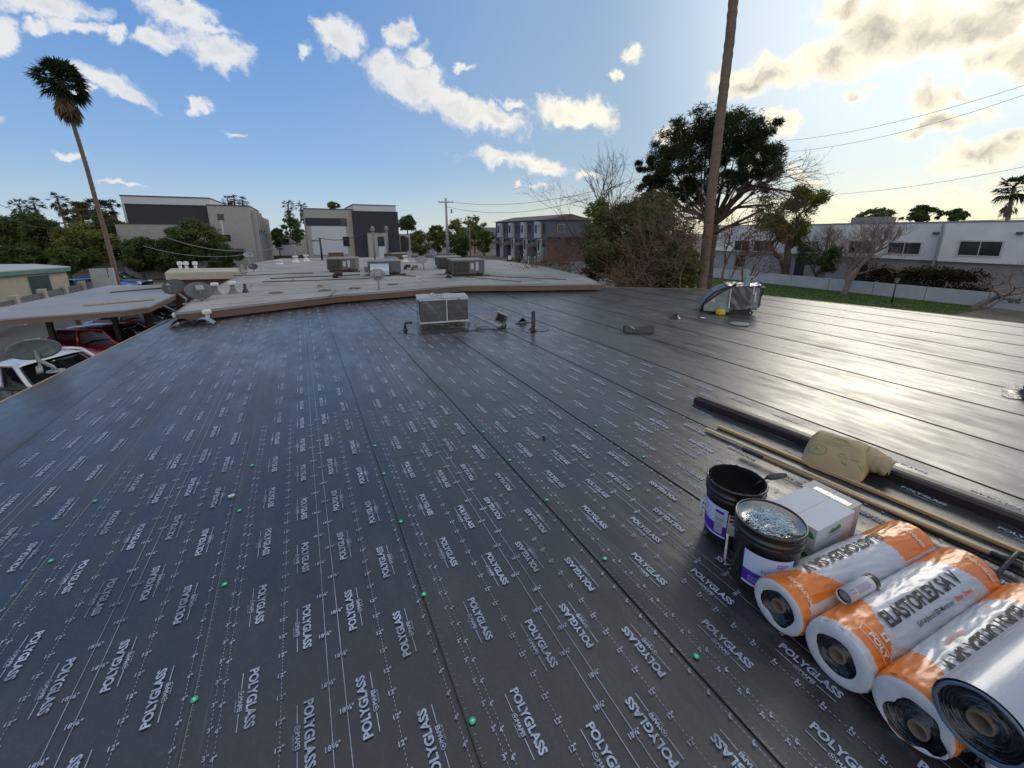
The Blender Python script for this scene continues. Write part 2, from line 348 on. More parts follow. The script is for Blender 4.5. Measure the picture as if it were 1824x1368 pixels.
# one period of the sheet's printing (local: u from the left seam in metres at full width, v along the sheet)
PER = .4455
def unit(res, small):
    mb = MB(); k = .0237
    def T(t, u, v, dirn, w=None, h=None, bold=0., r=res):
        ex = (0, -1, 0) if dirn < 0 else (0, 1, 0); ey = (1, 0, 0) if dirn < 0 else (-1, 0, 0)
        put_text(mb, t, (u, v, 0), ex, ey, w, h, bold, r)
    def bar(u, v0, v1, wd): mb.quad((u-wd/2, v0, 0), (u+wd/2, v0, 0), (u+wd/2, v1, 0), (u-wd/2, v1, 0))
    cols = [(8.0*k, 0., -1), (15.75*k, PER/2, -1), (23.15*k, PER/2, 1), (30.7*k, 0., 1)]
    for u, ph, dr in cols:
        vc = .1125+ph
        T('POLYGLASS', u, vc, dr, w=.226, h=.033, bold=.035)
        s = -1 if dr < 0 else 1
        um = u+s*.037
        bar(um, vc-.112, vc-.045, .0028); bar(um, vc+.045, vc+.112, .0028)
        if small:
            T('MAPEI', um-s*.001, vc+(-.011 if dr < 0 else .011), dr, w=.054, h=.0155, bold=.03)
            T('GROUP', um+s*.013, vc+(-.011 if dr < 0 else .011), dr, w=.050, h=.005)
            cv = vc+(.029 if dr < 0 else -.029)      # little rounded emblem with a mark in it
            n = 8; ring = [(math.cos(a)*(1+.15*math.cos(3*a)), math.sin(a)*(1+.15*math.cos(3*a))) for a in [2*math.pi*i/n for i in range(n)]]
            mb.add([(um+x*.0095, cv+y*.0115, 0) for x, y in ring]+[(um+x*.0078, cv+y*.0096, 0) for x, y in ring], [(i, (i+1) % n, n+(i+1) % n, n+i) for i in range(n)])
            mb.add([(um-.004, cv-.003, 0), (um+.003, cv-.005, 0), (um+.001, cv, 0), (um+.005, cv+.004, 0), (um-.003, cv+.005, 0), (um-.001, cv+.001, 0)], [(0, 1, 2, 5), (2, 3, 4, 5)])
        else: bar(um, vc-.04, vc+.04, .006)
    # ruled lines: solid pair, dashed columns
    bar(18.62*k, 0, PER, .0022); bar(20.85*k, 0, PER, .0022)
    def lab(t, u, v, w, h, flip):
        ex = (-1, 0, 0) if flip else (1, 0, 0); ey = (0, -1, 0) if flip else (0, 1, 0)
        put_text(mb, t, (u, v, 0), ex, ey, w, h, .022, max(1, res-1))
    for ui, t, ph, flip, wd in ((3.05, '3"', .018, 0, .018), (4.05, '4"', -.012, 0, .019), (12.0, '12"', .03, 0, .028), (27.35, '12"', .045, 0, .028), (35.1, '4"', .02, 0, .019)):
        u = ui*k
        for i in range(5):
            v = (i+.5)*PER/5+ph*.5
            if small: lab(t, u, v, wd, .0185, flip)
            elif res > 1: bar(u, v-.005, v+.005, wd*.6)
            if small:
                for q in range(4): bar(u, v+.016+q*.0165, v+.024+q*.0165, .0017)
    if small:
        for ui, ph in ((18.62, .03), (20.85, .13)):
            for i in range(2): lab('18⅝"', ui*k, i*PER/2+ph, .047, .0195, 0)
        for i in range(20):
            v = i*PER/20; ln = .010 if i % 2 else .006
            mb.quad((.002, v, 0), (.002+ln, v, 0), (.002+ln, v+.0013, 0), (.002, v+.0013, 0))
    return mb
U1, U2 = unit(3, True), unit(1, False)
def tomesh(name, units, mat, parent, z):
    import numpy as np
    V = []; Fs = []; Ls = []; off = 0
    for mb, u0, v0, us, flip in units:
        if not hasattr(mb, 'np'):
            mb.np = np.array(mb.v, dtype=np.float32); mb.li = np.array([i for f in mb.f for i in f], dtype=np.int32); mb.ls = np.array([len(f) for f in mb.f], dtype=np.int32)
        v = mb.np.copy(); v[:, 0] = u0+v[:, 0]*us; v[:, 1] += v0; v[:, 2] = z-wloc(parent).z
        V.append(v); Fs.append(mb.li+off); Ls.append(mb.ls); off += len(v)
    v = np.concatenate(V); li = np.concatenate(Fs); ls = np.concatenate(Ls)
    me = bpy.data.meshes.new(name); me.vertices.add(len(v)); me.vertices.foreach_set('co', v.ravel()); me.loops.add(len(li)); me.loops.foreach_set('vertex_index', li)
    st = np.concatenate([[0], np.cumsum(ls)[:-1]]).astype(np.int32); me.polygons.add(len(ls)); me.polygons.foreach_set('loop_start', st); pass
    me.update(calc_edges=True); me.validate(); me.materials.append(mat); o = bpy.data.objects.new(name, me); col.objects.link(o); o.parent = parent; return o
phases = {4: -.09}
for k in range(len(SEAMS)-1):
    a, b = SEAMS[k], SEAMS[k+1]
    rr = random.Random(k); ph = rr.random()*6
    sheet = thing('dummy', '', '') if False else None
    lim = {}
    nv = 90
    def edge(u, v, a=a, ph=ph): return .004*math.sin(v*1.1+ph)+.0025*math.sin(v*2.9+ph*2)+.002*noise.noise(Vector((v*2.3, ph, 0)))
    us = [a, a+.012, a+(b-a)*.25, a+(b-a)*.5, a+(b-a)*.75, b, b+.02]
    vs = []; fs = []
    for u in us:
        uu = min(max(u, POLY[0][0]+.02), POLY[-1][0]-.02)
        lo, hi = vrange(uu); lim[u] = (lo, hi)
    for j in range(nv+1):
        for i, u in enumerate(us):
            lo, hi = lim[u]
            lo = max(lo, -2.5); t = j/nv; v = lo+(hi-lo)*t**1.5
            e = edge(u, v) if i < 2 else (0 if i < 5 else 0)
            x = u+e
            x = max(x, POLY[0][0]+.005)
            z = (.0075, .0068, .0055, .0042, .003, .002, .0015)[i]
            vs.append((x, v, z))
    n = len(us)
    fs = [(j*n+i, j*n+i+1, (j+1)*n+i+1, (j+1)*n+i) for j in range(nv) for i in range(n-1)]
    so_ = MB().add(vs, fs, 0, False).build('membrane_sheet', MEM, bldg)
    # seam lip
    if k > 0:
        for sg, (v0, v1) in enumerate(((-2.4, 99),)):
            lip = MB(); lo, hi = lim[a]; lo = max(lo, -2.4); pts = []; m = 70
            wdt = (.0011, .0016, .0019, .0021)[k % 4]*(1 if k < 8 else .45)
            for j in range(m+1):
                v = lo+(hi-lo)*(j/m)**1.5
                wv = wdt*(1+.5*noise.noise(Vector((v*3, k, 2))))
                pts.append((a+edge(a, v)-wv*1.6, v, .0082)); pts.append((a+edge(a, v)+wv*.6, v, .0084))
            lip.add(pts, [(2*j, 2*j+1, 2*j+3, 2*j+2) for j in range(m)])
            lip.build('seam_edge', PALE if k in (3, 4) else (BITU if k in (5, 6, 7) else BITS), so_)
    units = []
    us_ = (b-a)/(36.4*.0237); v = -1.5+phases.get(k, rr.random()*PER)
    v = 1.354-PER*5+(0 if k == 4 else rr.random()*PER)
    while v < 12.2:
        ok = True
        for uq in (a+.02, b-.02):
            uq = min(max(uq, POLY[0][0]+.02), POLY[-1][0]-.02); lo, hi = vrange(uq)
            if not (lo+.02 < v and v+PER < hi-.02): ok = False
        if ok:
            dist = math.hypot((a+b)/2, v)
            near = dist < 3.6
            units.append((U1 if near else U2, a, v, us_, 0))
        v += PER
    if units and k < 9: tomesh('printed_marks', units, INK, so_, .0098)['kind'] = 'stuff'
# end laps: a sheet finishing part way across the roof
for (u0, v0, wd) in ((.36, 2.9, .85), (4.06, 4.95, .9), (6.0, 3.45, .9), (1.24, 3.5, .9), (7.0, 3.9, .9), (8.9, 2.0, .9), (-.52, 4.6, .85), (9.8, 4.4, .9)):
    o = MB(); pts = []
    for j in range(13):
        t = j/12; pts += [(u0+wd*t, v0+.012*math.sin(t*9+u0)+.03*t, .0087), (u0+wd*t, v0+.003+.012*math.sin(t*9+u0)+.03*t, .0090)]
    o.add(pts, [(2*j, 2*j+2, 2*j+3, 2*j+1) for j in range(12)]).build('end_lap', BITU, bldg)
# drips of tar
def blot(name, c, r, label, n=26, sq=.7, rz=0):
    rr = random.Random(int(c[0]*100)); vs = [(c[0], c[1], .0112)]
    for i in range(n):
        a = 2*math.pi*i/n; q = r*(1+.38*noise.noise(Vector((math.cos(a)*1.6, math.sin(a)*1.6, c[0]))))*(1+.12*rr.random())
        x, y = q*math.cos(a), q*math.sin(a)*sq; vs.append((c[0]+x*math.cos(rz)-y*math.sin(rz), c[1]+x*math.sin(rz)+y*math.cos(rz), .0108))
    o = MB().add(vs, [(0, 1+i, 1+(i+1) % n) for i in range(n)]).build(name, M('wet_tar', (.008, .008, .009), .18, bump=.3, bs=25), None)
    return tag(o, label, 'tar patch')
# green plastic caps that hold the sheets down
capm = [M('green_plastic', (.02, .42, .20), .35, bump=0), M('cap_centre', (.45, .75, .6), .35, bump=0)]
cap0 = None
caps = [(-.54,1.55),(-.519,2.116),(-.521,2.738),(-.50,3.3),(-.49,3.95),(.359,1.014),(.345,1.61),(.357,2.176),(.359,2.741),(.367,3.184),(.37,3.7),(.375,4.2),(1.264,.809),(1.266,1.389),(1.25,1.951),(1.25,2.487),(1.25,3.0),(1.25,3.55),(-1.363,2.714),(-1.368,3.275),(-1.36,3.9),(-1.36,4.5),(2.198,2.058),(2.201,2.649),(2.19,3.2),(2.18,3.8),(3.11,2.6),(3.12,3.2),(3.11,3.8),(-1.37,2.05),(4.07,3.4),(4.07,4.3),(2.19,4.6),(.38,5.0),(-2.19,3.2),(-2.19,4.2)]
caps = [q for q in caps if math.hypot(*q) < 3.6]
def caplabel(u, v):
    sm = sorted([q for q in caps if abs(q[0]-u) < .2], key=lambda q: math.hypot(*q)); n_ = sm.index((u, v))
    w_ = {-1: 'second seam from the left', 0: 'seam left of centre', 1: 'seam through the middle foreground', 2: 'seam running to the buckets', 3: 'seam just left of the wooden strips', 4: "seam under the wooden strips", 5: "seam behind the brown trim", -2: 'leftmost visible seam'}
    k_ = -2 if u < -1.8 else -1 if u < -1 else 0 if u < 0 else 1 if u < .8 else 2 if u < 1.7 else 3 if u < 2.6 else 4 if u < 3.6 else 5

    return 'green plastic cap, %s from the camera on the %s' % (('nearest', 'second', 'third', 'fourth', 'fifth', 'sixth', 'seventh', 'eighth', 'ninth')[n_], w_[k_])
for i, (u, v) in enumerate(caps):
    lb = caplabel(u, v)
    if cap0 is None:
        mb = MB(); mb.lathe([(.0118, 0), (.0122, .0018), (.0085, .0030), (.0045, .0022), (.0035, .0026), (0.0001, .0034)], 20)
        cap0 = mb.build('fastener_cap', capm, None)
        for p in cap0.data.polygons[:]:
            if p.index >= 60: p.material_index = 1
        cap0.location = (u, v, .0125); tag(cap0, lb, 'fastener cap', 'green fastener caps along the seams')
    else:
        c = cap0.copy(); col.objects.link(c); c.location = (u, v, .0125); c['label'] = lb
        c.scale = (1, 1, 1)
# ------------------------------------------------------------ things fixed to the roof
BLKM = M('black_metal', (.015, .015, .017), .45, var=.3)
WHT = M('white_paint', (.62, .62, .60), .5, var=.1)
GALV = M('galvanised', (.34, .36, .38), .35, .8, var=.2)
tarm = M('wet_tar', (.008, .008, .009), .18, bump=.3, bs=25)
def pipe_with_patch(px, py, h, r, label, patch, bend=False, mat=BLKM):
    g = G(px, py); t = thing('vent_pipe', label, 'vent pipe', (g.x, g.y, 0))
    mb = MB()
    if bend: mb.tube([(g.x, g.y, .01), (g.x, g.y, h), (g.x+.02, g.y, h+.03), (g.x+.10, g.y-.02, h+.035), (g.x+.115, g.y-.03, h+.01)], r, 12)
    else:
        mb.lathe([(r, 0), (r, h), (r*.8, h), (r*.8, h-.06), (.001, h-.06)], 20, (g.x, g.y, .01))
    mb.build('pipe', mat, t)
    MB().lathe([(r*2.6, .0), (r*1.6, .012), (r*1.12, .05), (r*1.02, .052)], 20, (g.x, g.y, .011)).build('collar', tarm, t)
    blot('tar_patch', (g.x+.02, g.y, 0), patch, 'wet black tar round the foot of the '+' '.join(label.split()[:5]))
    return t
pipe_with_patch(950, 588, .33, .038, 'tall straight black vent pipe in the middle of the roof', .26)
pipe_with_patch(722, 590, .12, .022, 'short black elbow pipe left of the grey wrapped unit', .13, bend=True)
pipe_with_patch(1203, 567, .085, .045, 'squat black vent stub left of the far wrapped unit', .12)
g = G(1838, 700)
pipe_with_patch(1834, 704, .16, .06, 'black vent stub at the right edge of the photo', .32)
# tipped grey junction box with conduit
g = G(888, 579); jb = thing('junction_box', 'open grey metal electrical box tipped over at the end of a conduit', 'electrical box', (g.x, g.y, 0), rz=R(-20))
mb = MB()
for lo, hi in (((-.11, -.01, 0), (.11, 0, .20)), ((-.11, -.12, 0), (-.10, -.012, .20)), ((.10, -.12, 0), (.11, -.012, .20)), ((-.098, -.12, .19), (.098, -.012, .20)), ((-.098, -.12, 0), (.098, -.012, .01))): mb.box(lo, hi)
ca, sa = math.cos(R(-24)), math.sin(R(-24)); mb.v = [(x*ca-z*sa, y, x*sa+z*ca+.05) for x, y, z in mb.v]
mb.build('box_shell', M('grey_enamel', (.27, .31, .31), .45, .2), jb, world=False)
m2 = MB(); m2.box((-.07, -.014, .03), (.07, -.02, .16)); m2.v = [(x*ca-z*sa, y, x*sa+z*ca+.05) for x, y, z in m2.v]; m2.build('breaker_plate', BLKM, jb, world=False)
MB().tube([(.10, -.05, .0), (.13, -.05, .02), (.12, -.05, .12)], .016, 8).build('stub_pipe', BLKM, jb, world=False)
MB().tube([(-.10, -.06, .15), (-.2, -.05, .13), (-.32, .0, .10), (-.42, .02, .04), (-.45, .03, .01)], .013, 8).build('conduit', M('tan_conduit', (.32, .26, .19), .5), jb, world=False)
blot('tar_patch', (g.x+.02, g.y-.25, 0), .17, 'wet black tar smear in front of the tipped electrical box')
ws = G(852, 588); mb = MB(); rr = random.Random(3)
pts = [(ws.x+.28*math.sin(i*.33)+.05*math.sin(i*1.1), ws.y+.12*math.cos(i*.41)-.03*i/6, .02+.015*math.sin(i)) for i in range(34)]
mb.tube(pts, .005, 6); mb.build('loose_wire', M('black_cable', (.02, .02, .02), .5), None)
tag(bpy.data.objects['loose_wire'], 'tangle of thin black wire on the roof beside the tipped electrical box', 'wire')
# black flap of sheet standing up, and the curved scrap
g = G(935, 577); mb = MB()
mb.grid(lambda s, t: (g.x-.16+.34*s, g.y+.02+.12*t, .012+.11*math.exp(-((s-.35)/.22)**2)*(1-t)), 14, 5)
tag(mb.build('roofing_flap', [BITU], None), 'black flap of roofing folded up behind the tall vent pipe', 'roofing scrap')
g = G(1137, 592); sc0 = MB()
def scr(s, t, o=0):
    a = math.pi*t; Lx = .50*(s-.5); r_ = (.115+o)*(1-.45*math.exp(-((s-.42)/.2)**2)+.12*s); e1 = Vector((.80, -.60, 0)); n1 = Vector((.60, .80, 0))
    p = g+e1*Lx-n1*(math.cos(a)*(.11+.02*math.sin(s*4)))
    return (p.x, p.y, .012+r_*math.sin(a))
sc0.grid(lambda s, t: scr(s, t), 16, 14); sc0.grid(lambda s, t: scr(s, t, -.006), 16, 14)
tag(sc0.build('roofing_scrap', [M('shiny_bitumen', (.02, .022, .026), .28, bump=.5, bs=12)], None), 'curled saddle of shiny black roofing sheet lying alone on the roof', 'roofing scrap')
# ring shaped cover lying flat, small white scrap, yellow block
g = G(1317, 579); mb = MB(); prof = [(.16, 0), (.17, .01), (.165, .022), (.13, .026), (.02, .024), (.001, .024)]
mb.lathe(prof, 30, (g.x, g.y, .011)); o = mb.build('round_cover', M('mottled_cover', (.22, .20, .18), .6, var=.8, vs=40), None); tag(o, 'flat round speckled cover lying in front of the far wrapped unit', 'cover')
g = G(1252, 568); mb = MB(); mb.grid(lambda s, t: (g.x+.13*(s-.5)*(1-.5*abs(t-.5)), g.y+.10*(t-.5), .014+.012*noise.noise(Vector((s*4, t*4, 1)))+.01), 8, 8)
tag(mb.build('plastic_scrap', M('white_film', (.6, .6, .58), .35), None), 'crumpled scrap of white plastic on the roof left of the yellow block', 'plastic scrap')
g = G(1283, 561); mb = MB(); mb.box((g.x-.075, g.y-.06, .011), (g.x+.075, g.y+.06, .115), bev=.012, rz=R(-12))
o = mb.build('yellow_block', M('yellow_plastic', (.62, .47, .03), .55, bump=.4, bs=18), None); tag(o, 'bright yellow block at the foot of the far wrapped unit', 'block')
# film-wrapped units
FILM = M('grey_film', (.075, .078, .09), .24, var=.25, vs=3, bump=.6, bs=2.5, stretch=(1, 1, 2.2), coat=.4)
TAPE = M('white_tape', (.5, .5, .48), .4)
LFILM = M('pale_film', (.19, .21, .22), .3, var=.3, bump=.6, bs=9)
a = G(748, 584); b = G(835, 579); dv = b-a; ang = math.atan2(dv.y, dv.x); W = dv.length
ac = thing('wrapped_air_conditioner', 'rooftop air conditioner wrapped in grey plastic film, standing in the middle of the near roof', 'air conditioner', (a.x, a.y, 0), rz=ang)
D_ = .62
def ripple(x, z, s=.012): return s*noise.noise(Vector((x*3+z*2.5, z*1.2, 3)))*2+s*.6*noise.noise(Vector((x*9+z*7, z*3, 8)))
mb = MB(); mb.box((.02, .02, .10), (W-.02, D_, .53), bev=.02); mb.build('casing', LFILM, ac, world=False)
for nm, x0, x1 in (('film_panel', .035, W*.54), ('film_panel', W*.575, W-.01)):
    mb = MB(); mb.grid(lambda s, t: (x0+(x1-x0)*s, -.012+ripple(x0+s*(x1-x0), .11+.40*t)*(1-abs(2*s-1)**4), .09+.015*math.sin(s*5)+.415*t), 40, 30)
    mb.build('film_panel', FILM, ac, world=False)
mb = MB(); mb.quad((W*.545, -.022, .10), (W*.567, -.022, .10), (W*.567, -.022, .51), (W*.545, -.022, .51))
mb.build('tape', TAPE, ac, world=False)
MB().quad((.0, -.018, .07), (W, -.018, .085), (W, -.018, .115), (0, -.018, .10)).build('tape', TAPE, ac, world=False); MB().quad((.01, -.019, .495), (W, -.019, .50), (W, -.019, .525), (.01, -.019, .52)).build('tape', TAPE, ac, world=False)
mb = MB(); mb.grid(lambda s, t: (-.03+(W+.04)*s, -.02+(D_+.03)*t, .545+.012*noise.noise(Vector((s*7, t*5, 2)))-.02*abs(2*t-1)**6), 24, 16); mb.build('top_film', M('grey_top_film', (.27, .28, .29), .3, bump=.5, bs=9), ac, world=False)
mb = MB(); mb.grid(lambda s, t: (-.015-ripple(s, t), .0+D_*s, .08+.44*t), 14, 14); mb.build('side_film', LFILM, ac, world=False)
mb = MB(); mb.box((.06, .03, .008), (W-.14, D_-.05, .06)); 
for i in range(9): mb.box((.08+i*.1, -.02, .015), (.14+i*.1, .028, .04+.03*rnd.random()))
mb.tube([(.0, .0, .03), (.3, -.02, .045), (.5, .0, .035), (W-.1, -.01, .05)], .012, 6); mb.build('base_rail', M('dirty_metal', (.10, .09, .08), .6, .3, var=.5), ac, world=False)
mb = MB(); mb.grid(lambda s, t: (.36+.09*math.cos(t*math.pi), .25+.12*(s-.5), .555+.075*math.sin(t*math.pi)*(1-.3*s)), 6, 12)
tag(mb.build('glove', M('peach_cloth', (.62, .36, .22), .7), None), 'crumpled peach and white rag on top of the near wrapped air conditioner', 'rag'); go = bpy.data.objects['glove']; go.name = 'rag'
go.location = (a.x, a.y, 0); go.rotation_euler = (0, 0, ang)
mb = MB(); mb.grid(lambda s, t: (.28+.07*math.cos(t*math.pi), .22+.10*(s-.5), .556+.04*math.sin(t*math.pi)), 6, 10); q = mb.build('white_fold', TAPE, go, world=False)
# far wrapped unit
a = G(1247, 557); b = G(1338, 552); dv = b-a; ang = R(-47); W = 1.06
ac2 = thing('wrapped_air_conditioner', "bulging rooftop unit under torn silvery film, a metal bracket on top, beside the lawn", 'air conditioner', (a.x, a.y, 0), rz=ang)
mb = MB()
prof = [(.05, .05), (.02, .16), (.10, .30), (.24, .46), (.42, .56), (.56, .60), (.58, .60), (.56, .05)]
n = len(prof); mb.add([(x, .0, z) for x, z in prof]+[(x, .75, z) for x, z in prof], [tuple(range(n)), tuple(range(n, 2*n))[::-1]]+[(i, (i+1) % n, n+(i+1) % n, n+i) for i in range(n)])
mb.build('curved_hood', M('pale_metal', (.26, .30, .31), .35, .5, var=.3), ac2, world=False)
mb = MB(); mb.tube([(x-.01, -.02, z) for x, z in prof[:6]], .02, 6); mb.tube([(.0, -.03, .02), (.05, -.03, .2), (.3, -.035, .43), (.62, -.03, .66)], .018, 6); mb.build('strap', BLKM, ac2, world=False)
mb = MB(); mb.grid(lambda s, t: (.56+(W-.50)*s+.04*t*s, -.06+.16*s*s+ripple(s*2, t, .02), .10+.05*s+.48*t+.02*s), 34, 24)
mb.grid(lambda s, t: (W+.06+.05*t+ripple(s, t, .02), .10+.62*s, .15+.50*t), 14, 14); mb.build('film_panel', FILM, ac2, world=False)
mb = MB(); mb.box((.50, .0, .12), (W+.02, .72, .60), bev=.02); mb.build('casing', LFILM, ac2, world=False)
mb = MB(); mb.grid(lambda s, t: (.46+(W-.36)*s, -.05+.75*t, .62+.03*noise.noise(Vector((s*8, t*6, 4)))), 24, 14); mb.build('top_film', M('crinkled_silver', (.5, .5, .5), .22, .6, bump=.8, bs=14), ac2, world=False)
mb = MB()
for x, y0, z0, z1, wd in ((.52, -.075, .14, .56, .03), (.98, -.085, .30, .52, .035), (.94, -.08, .46, .62, .03), (.20, -.012, .26, .36, .06)): MB().quad((x, y0, z0), (x+wd, y0, z0), (x+wd*.8, y0, z1), (x, y0, z1)).build('tape', TAPE, ac2, world=False)
mb = MB(); mb.box((.80, .1, .60), (.90, .2, .80)); mb.box((.76, .12, .78), (.96, .16, .80)); mb.box((.79, .1, .80), (.83, .14, .93)); mb.box((.74, .1, .93), (.86, .14, .945)); mb.build('bracket', M('blue_grey_metal', (.22, .30, .32), .4, .5), ac2, world=False)
mb = MB(); mb.box((.1, .05, .01), (W-.1, .65, .12)); mb.box((.02, -.02, .0), (.06, .03, .14)); mb.tube([(W-.15, -.05, .16), (W-.08, -.1, .08), (W-.13, -.12, .02)], .02, 6); mb.build('base_rail', M('dirty_black', (.03, .03, .03), .5, var=.6), ac2, world=False)
for i, (px, py) in enumerate(((1300, 572), (790, 592), (720, 594))): pass
blot('tar_patch', (a.x+.5, a.y-.25, 0), .5, 'wide wet black tar patch under the far wrapped unit', sq=.35)
g = G(785, 590); blot('tar_patch', (g.x, g.y, 0), .62, 'wide glossy black patch in front of the near wrapped air conditioner', sq=.3, rz=R(-15))  # flat glossy black patch spread along the unit's front
# roof-edge caps and flashings on the far left corner
for px, py, h, lb in ((319, 578, .22, 'white capped vent near the roof corner, the left one with a dark flashing'), (372, 576, .26, 'white capped vent near the roof corner, the right one beside a folded blue-grey sheet')):
    g = G(px, py); t = thing('capped_vent', lb, 'vent', (g.x, g.y, 0))
    MB().lathe([(.035, 0), (.035, h-.07)], 14, (g.x, g.y, .01)).build('pipe', WHT, t)
    MB().lathe([(.05, h-.09), (.075, h-.08), (.078, h-.02), (.06, h), (.001, h+.003)], 18, (g.x, g.y, .01)).build('cap', WHT, t)
g = G(322, 583); mb = MB()
mb.grid(lambda s, t: (g.x-.16+.42*s, g.y-.05+.28*t, .012+.16*math.sin(math.pi*min(1, s*1.05))**.8*(1-t*.6)), 14, 6); tag(mb.build('flashing', [M('dark_flashing', (.03, .045, .04), .25)], None), 'dark triangular flashing leaning on the left white vent at the roof corner', 'flashing')
g = G(362, 580); mb = MB()
mb.grid(lambda s, t: (g.x-.16+.34*s, g.y-.1+.26*t, .012+.13*math.sin(math.pi*min(1, max(0, s*.9+.05)))), 14, 6); tag(mb.build('folded_sheet', [M('blue_grey_sheet', (.25, .32, .42), .3)], None), 'bent pale blue-grey sheet arched over the roof beside the right white vent', 'sheet')
for i, (px, py) in enumerate(((969, 782), (386, 888))):
    g = G(px, py); mb = MB(); mb.lathe([(.012, 0), (.014, .012), (.006, .02), (.001, .021)], 10, (g.x, g.y, .011))
    if i == 0: tag(mb.build('debris', BLKM, None), 'tiny black lump lying alone on the middle of the roof', 'debris')
    else:
        mb = MB(); g = G(413, 886); mb.box((g.x-.018, g.y-.012, .011), (g.x+.018, g.y+.012, .017), rz=.3); tag(mb.build('paper_scrap', M('white_scrap', (.55, .6, .65), .6), None), 'tiny white scrap on a seam left of centre', 'scrap')
# ------------------------------------------------------------ roofing materials in the foreground
ORANGE = M('orange_film', (.66, .18, .018), .34, var=.08, vs=7, bump=.16, bs=14, coat=.25, stretch=(1, 3, 3))
WHF = M('white_wrap', (.46, .48, .53), .32, var=.06, vs=7, bump=.16, bs=13, coat=.3, stretch=(1, 3, 3))
INKB = M('black_ink', (.02, .018, .018), .6, bump=0); INKO = M('orange_ink', (.62, .10, .01), .4, bump=0); INKW = M('white_ink', (.6, .58, .55), .4, bump=0)
CARD = M('core_cardboard', (.13, .10, .068), .8, var=.2)
SPIR = M('rolled_bitumen', (.022, .028, .036), .3, var=.9, vs=16, bump=1., bs=14, coat=.2)
def bend_text(mb, t, along, ang, w, h, Rr, bold=.02, mi=0, flip=False, skew=0):
    """text wrapped on a cylinder of radius Rr whose axis is local x; reads along +x (flip: along -x)"""
    vs, fs = text2d(t, w, h, bold, 3)
    bm = bmesh.new(); bv = [bm.verts.new((x, y, 0)) for x, y in vs]
    for f in fs:
        try: bm.faces.new([bv[i] for i in f])
        except ValueError: pass
    for k in range(1, 8):
        y = -h/2+h*k/8
        bmesh.ops.bisect_plane(bm, geom=bm.verts[:]+bm.edges[:]+bm.faces[:], plane_co=(0, y, 0), plane_no=(0, 1, 0))
    bm.verts.index_update(); out = []
    s = -1 if flip else 1
    for q in bm.verts:
        a = ang+(s*q.co.y)/Rr; x = along+s*q.co.x
        out.append((x, -Rr*math.sin(a)*-1 if False else Rr*math.sin(a), Rr*math.cos(a)))
    mb.add(out, [tuple(v.index for v in f.verts) for f in bm.faces], mi); bm.free()
# local frame: x along the roll from the near end, ang measured from the top towards local +y... text faces -y side with ang<0
def roll(label, px, py, z, a_deg, Rr, L, design, rot=0., unwrapped=False, pos=None):
    c = G(px, py, z) if pos is None else Vector(pos)
    t = thing('membrane_roll', label, 'roofing roll', (c.x, c.y, c.z), 'rolls of roofing membrane lying side by side', rz=R(a_deg))
    nA, nL = 144, 90; mb = MB()
    seed = c.y*10
    def e_(x, L_): return min(x, L_-x)
    def rad(x, a):
        w_ = noise.noise(Vector((x*2.5+seed, math.cos(a)*1.2, math.sin(a)*1.2)))*.003
        cr = noise.noise(Vector((x*22+math.sin(a)*5+seed, math.cos(a)*3, math.sin(a)*6)))*.0012-abs(noise.noise(Vector((x*5+math.cos(a)*3, math.cos(a)*4+x*9, math.sin(a)*4+seed))))*.0055-abs(noise.noise(Vector((x*26, math.cos(a)*5, math.sin(a)*5+seed))))*.0022*(1 if e_(x, L) < .22 else .3)
        return Rr+(0 if unwrapped else w_+cr)
    vs = []; fs = []; mi = []
    xs = [L*j/nL for j in range(nL+1)]
    for x in xs:
        for i in range(nA):
            a = 2*math.pi*i/nA; r = rad(x, a)
            e = min(x, L-x)
            if e < .02 and not unwrapped: r -= (.02-e)**2*22
            vs.append((x, r*math.sin(a), r*math.cos(a)))
    for j in range(nL):
        for i in range(nA):
            a = math.degrees(2*math.pi*(i+.5)/nA); a = a-360 if a > 180 else a
            fs.append((j*nA+i, j*nA+(i+1) % nA, (j+1)*nA+(i+1) % nA, (j+1)*nA+i)); mi.append(design((j+.5)/nL*L, a-rot))
    o = len(mb.v); mb.v += vs; mb.f += fs; mb.m += mi; mb.sm += [True]*len(fs)
    mats = [WHF, ORANGE] if not unwrapped else [M('silver_release_film', (.36, .39, .45), .42, .15, var=.06, bump=.10, bs=9, stretch=(1, 4, 4), coat=.3)]*2
    mb.build('wrapper' if not unwrapped else 'release_film', mats, t, world=False)
    return t, rad
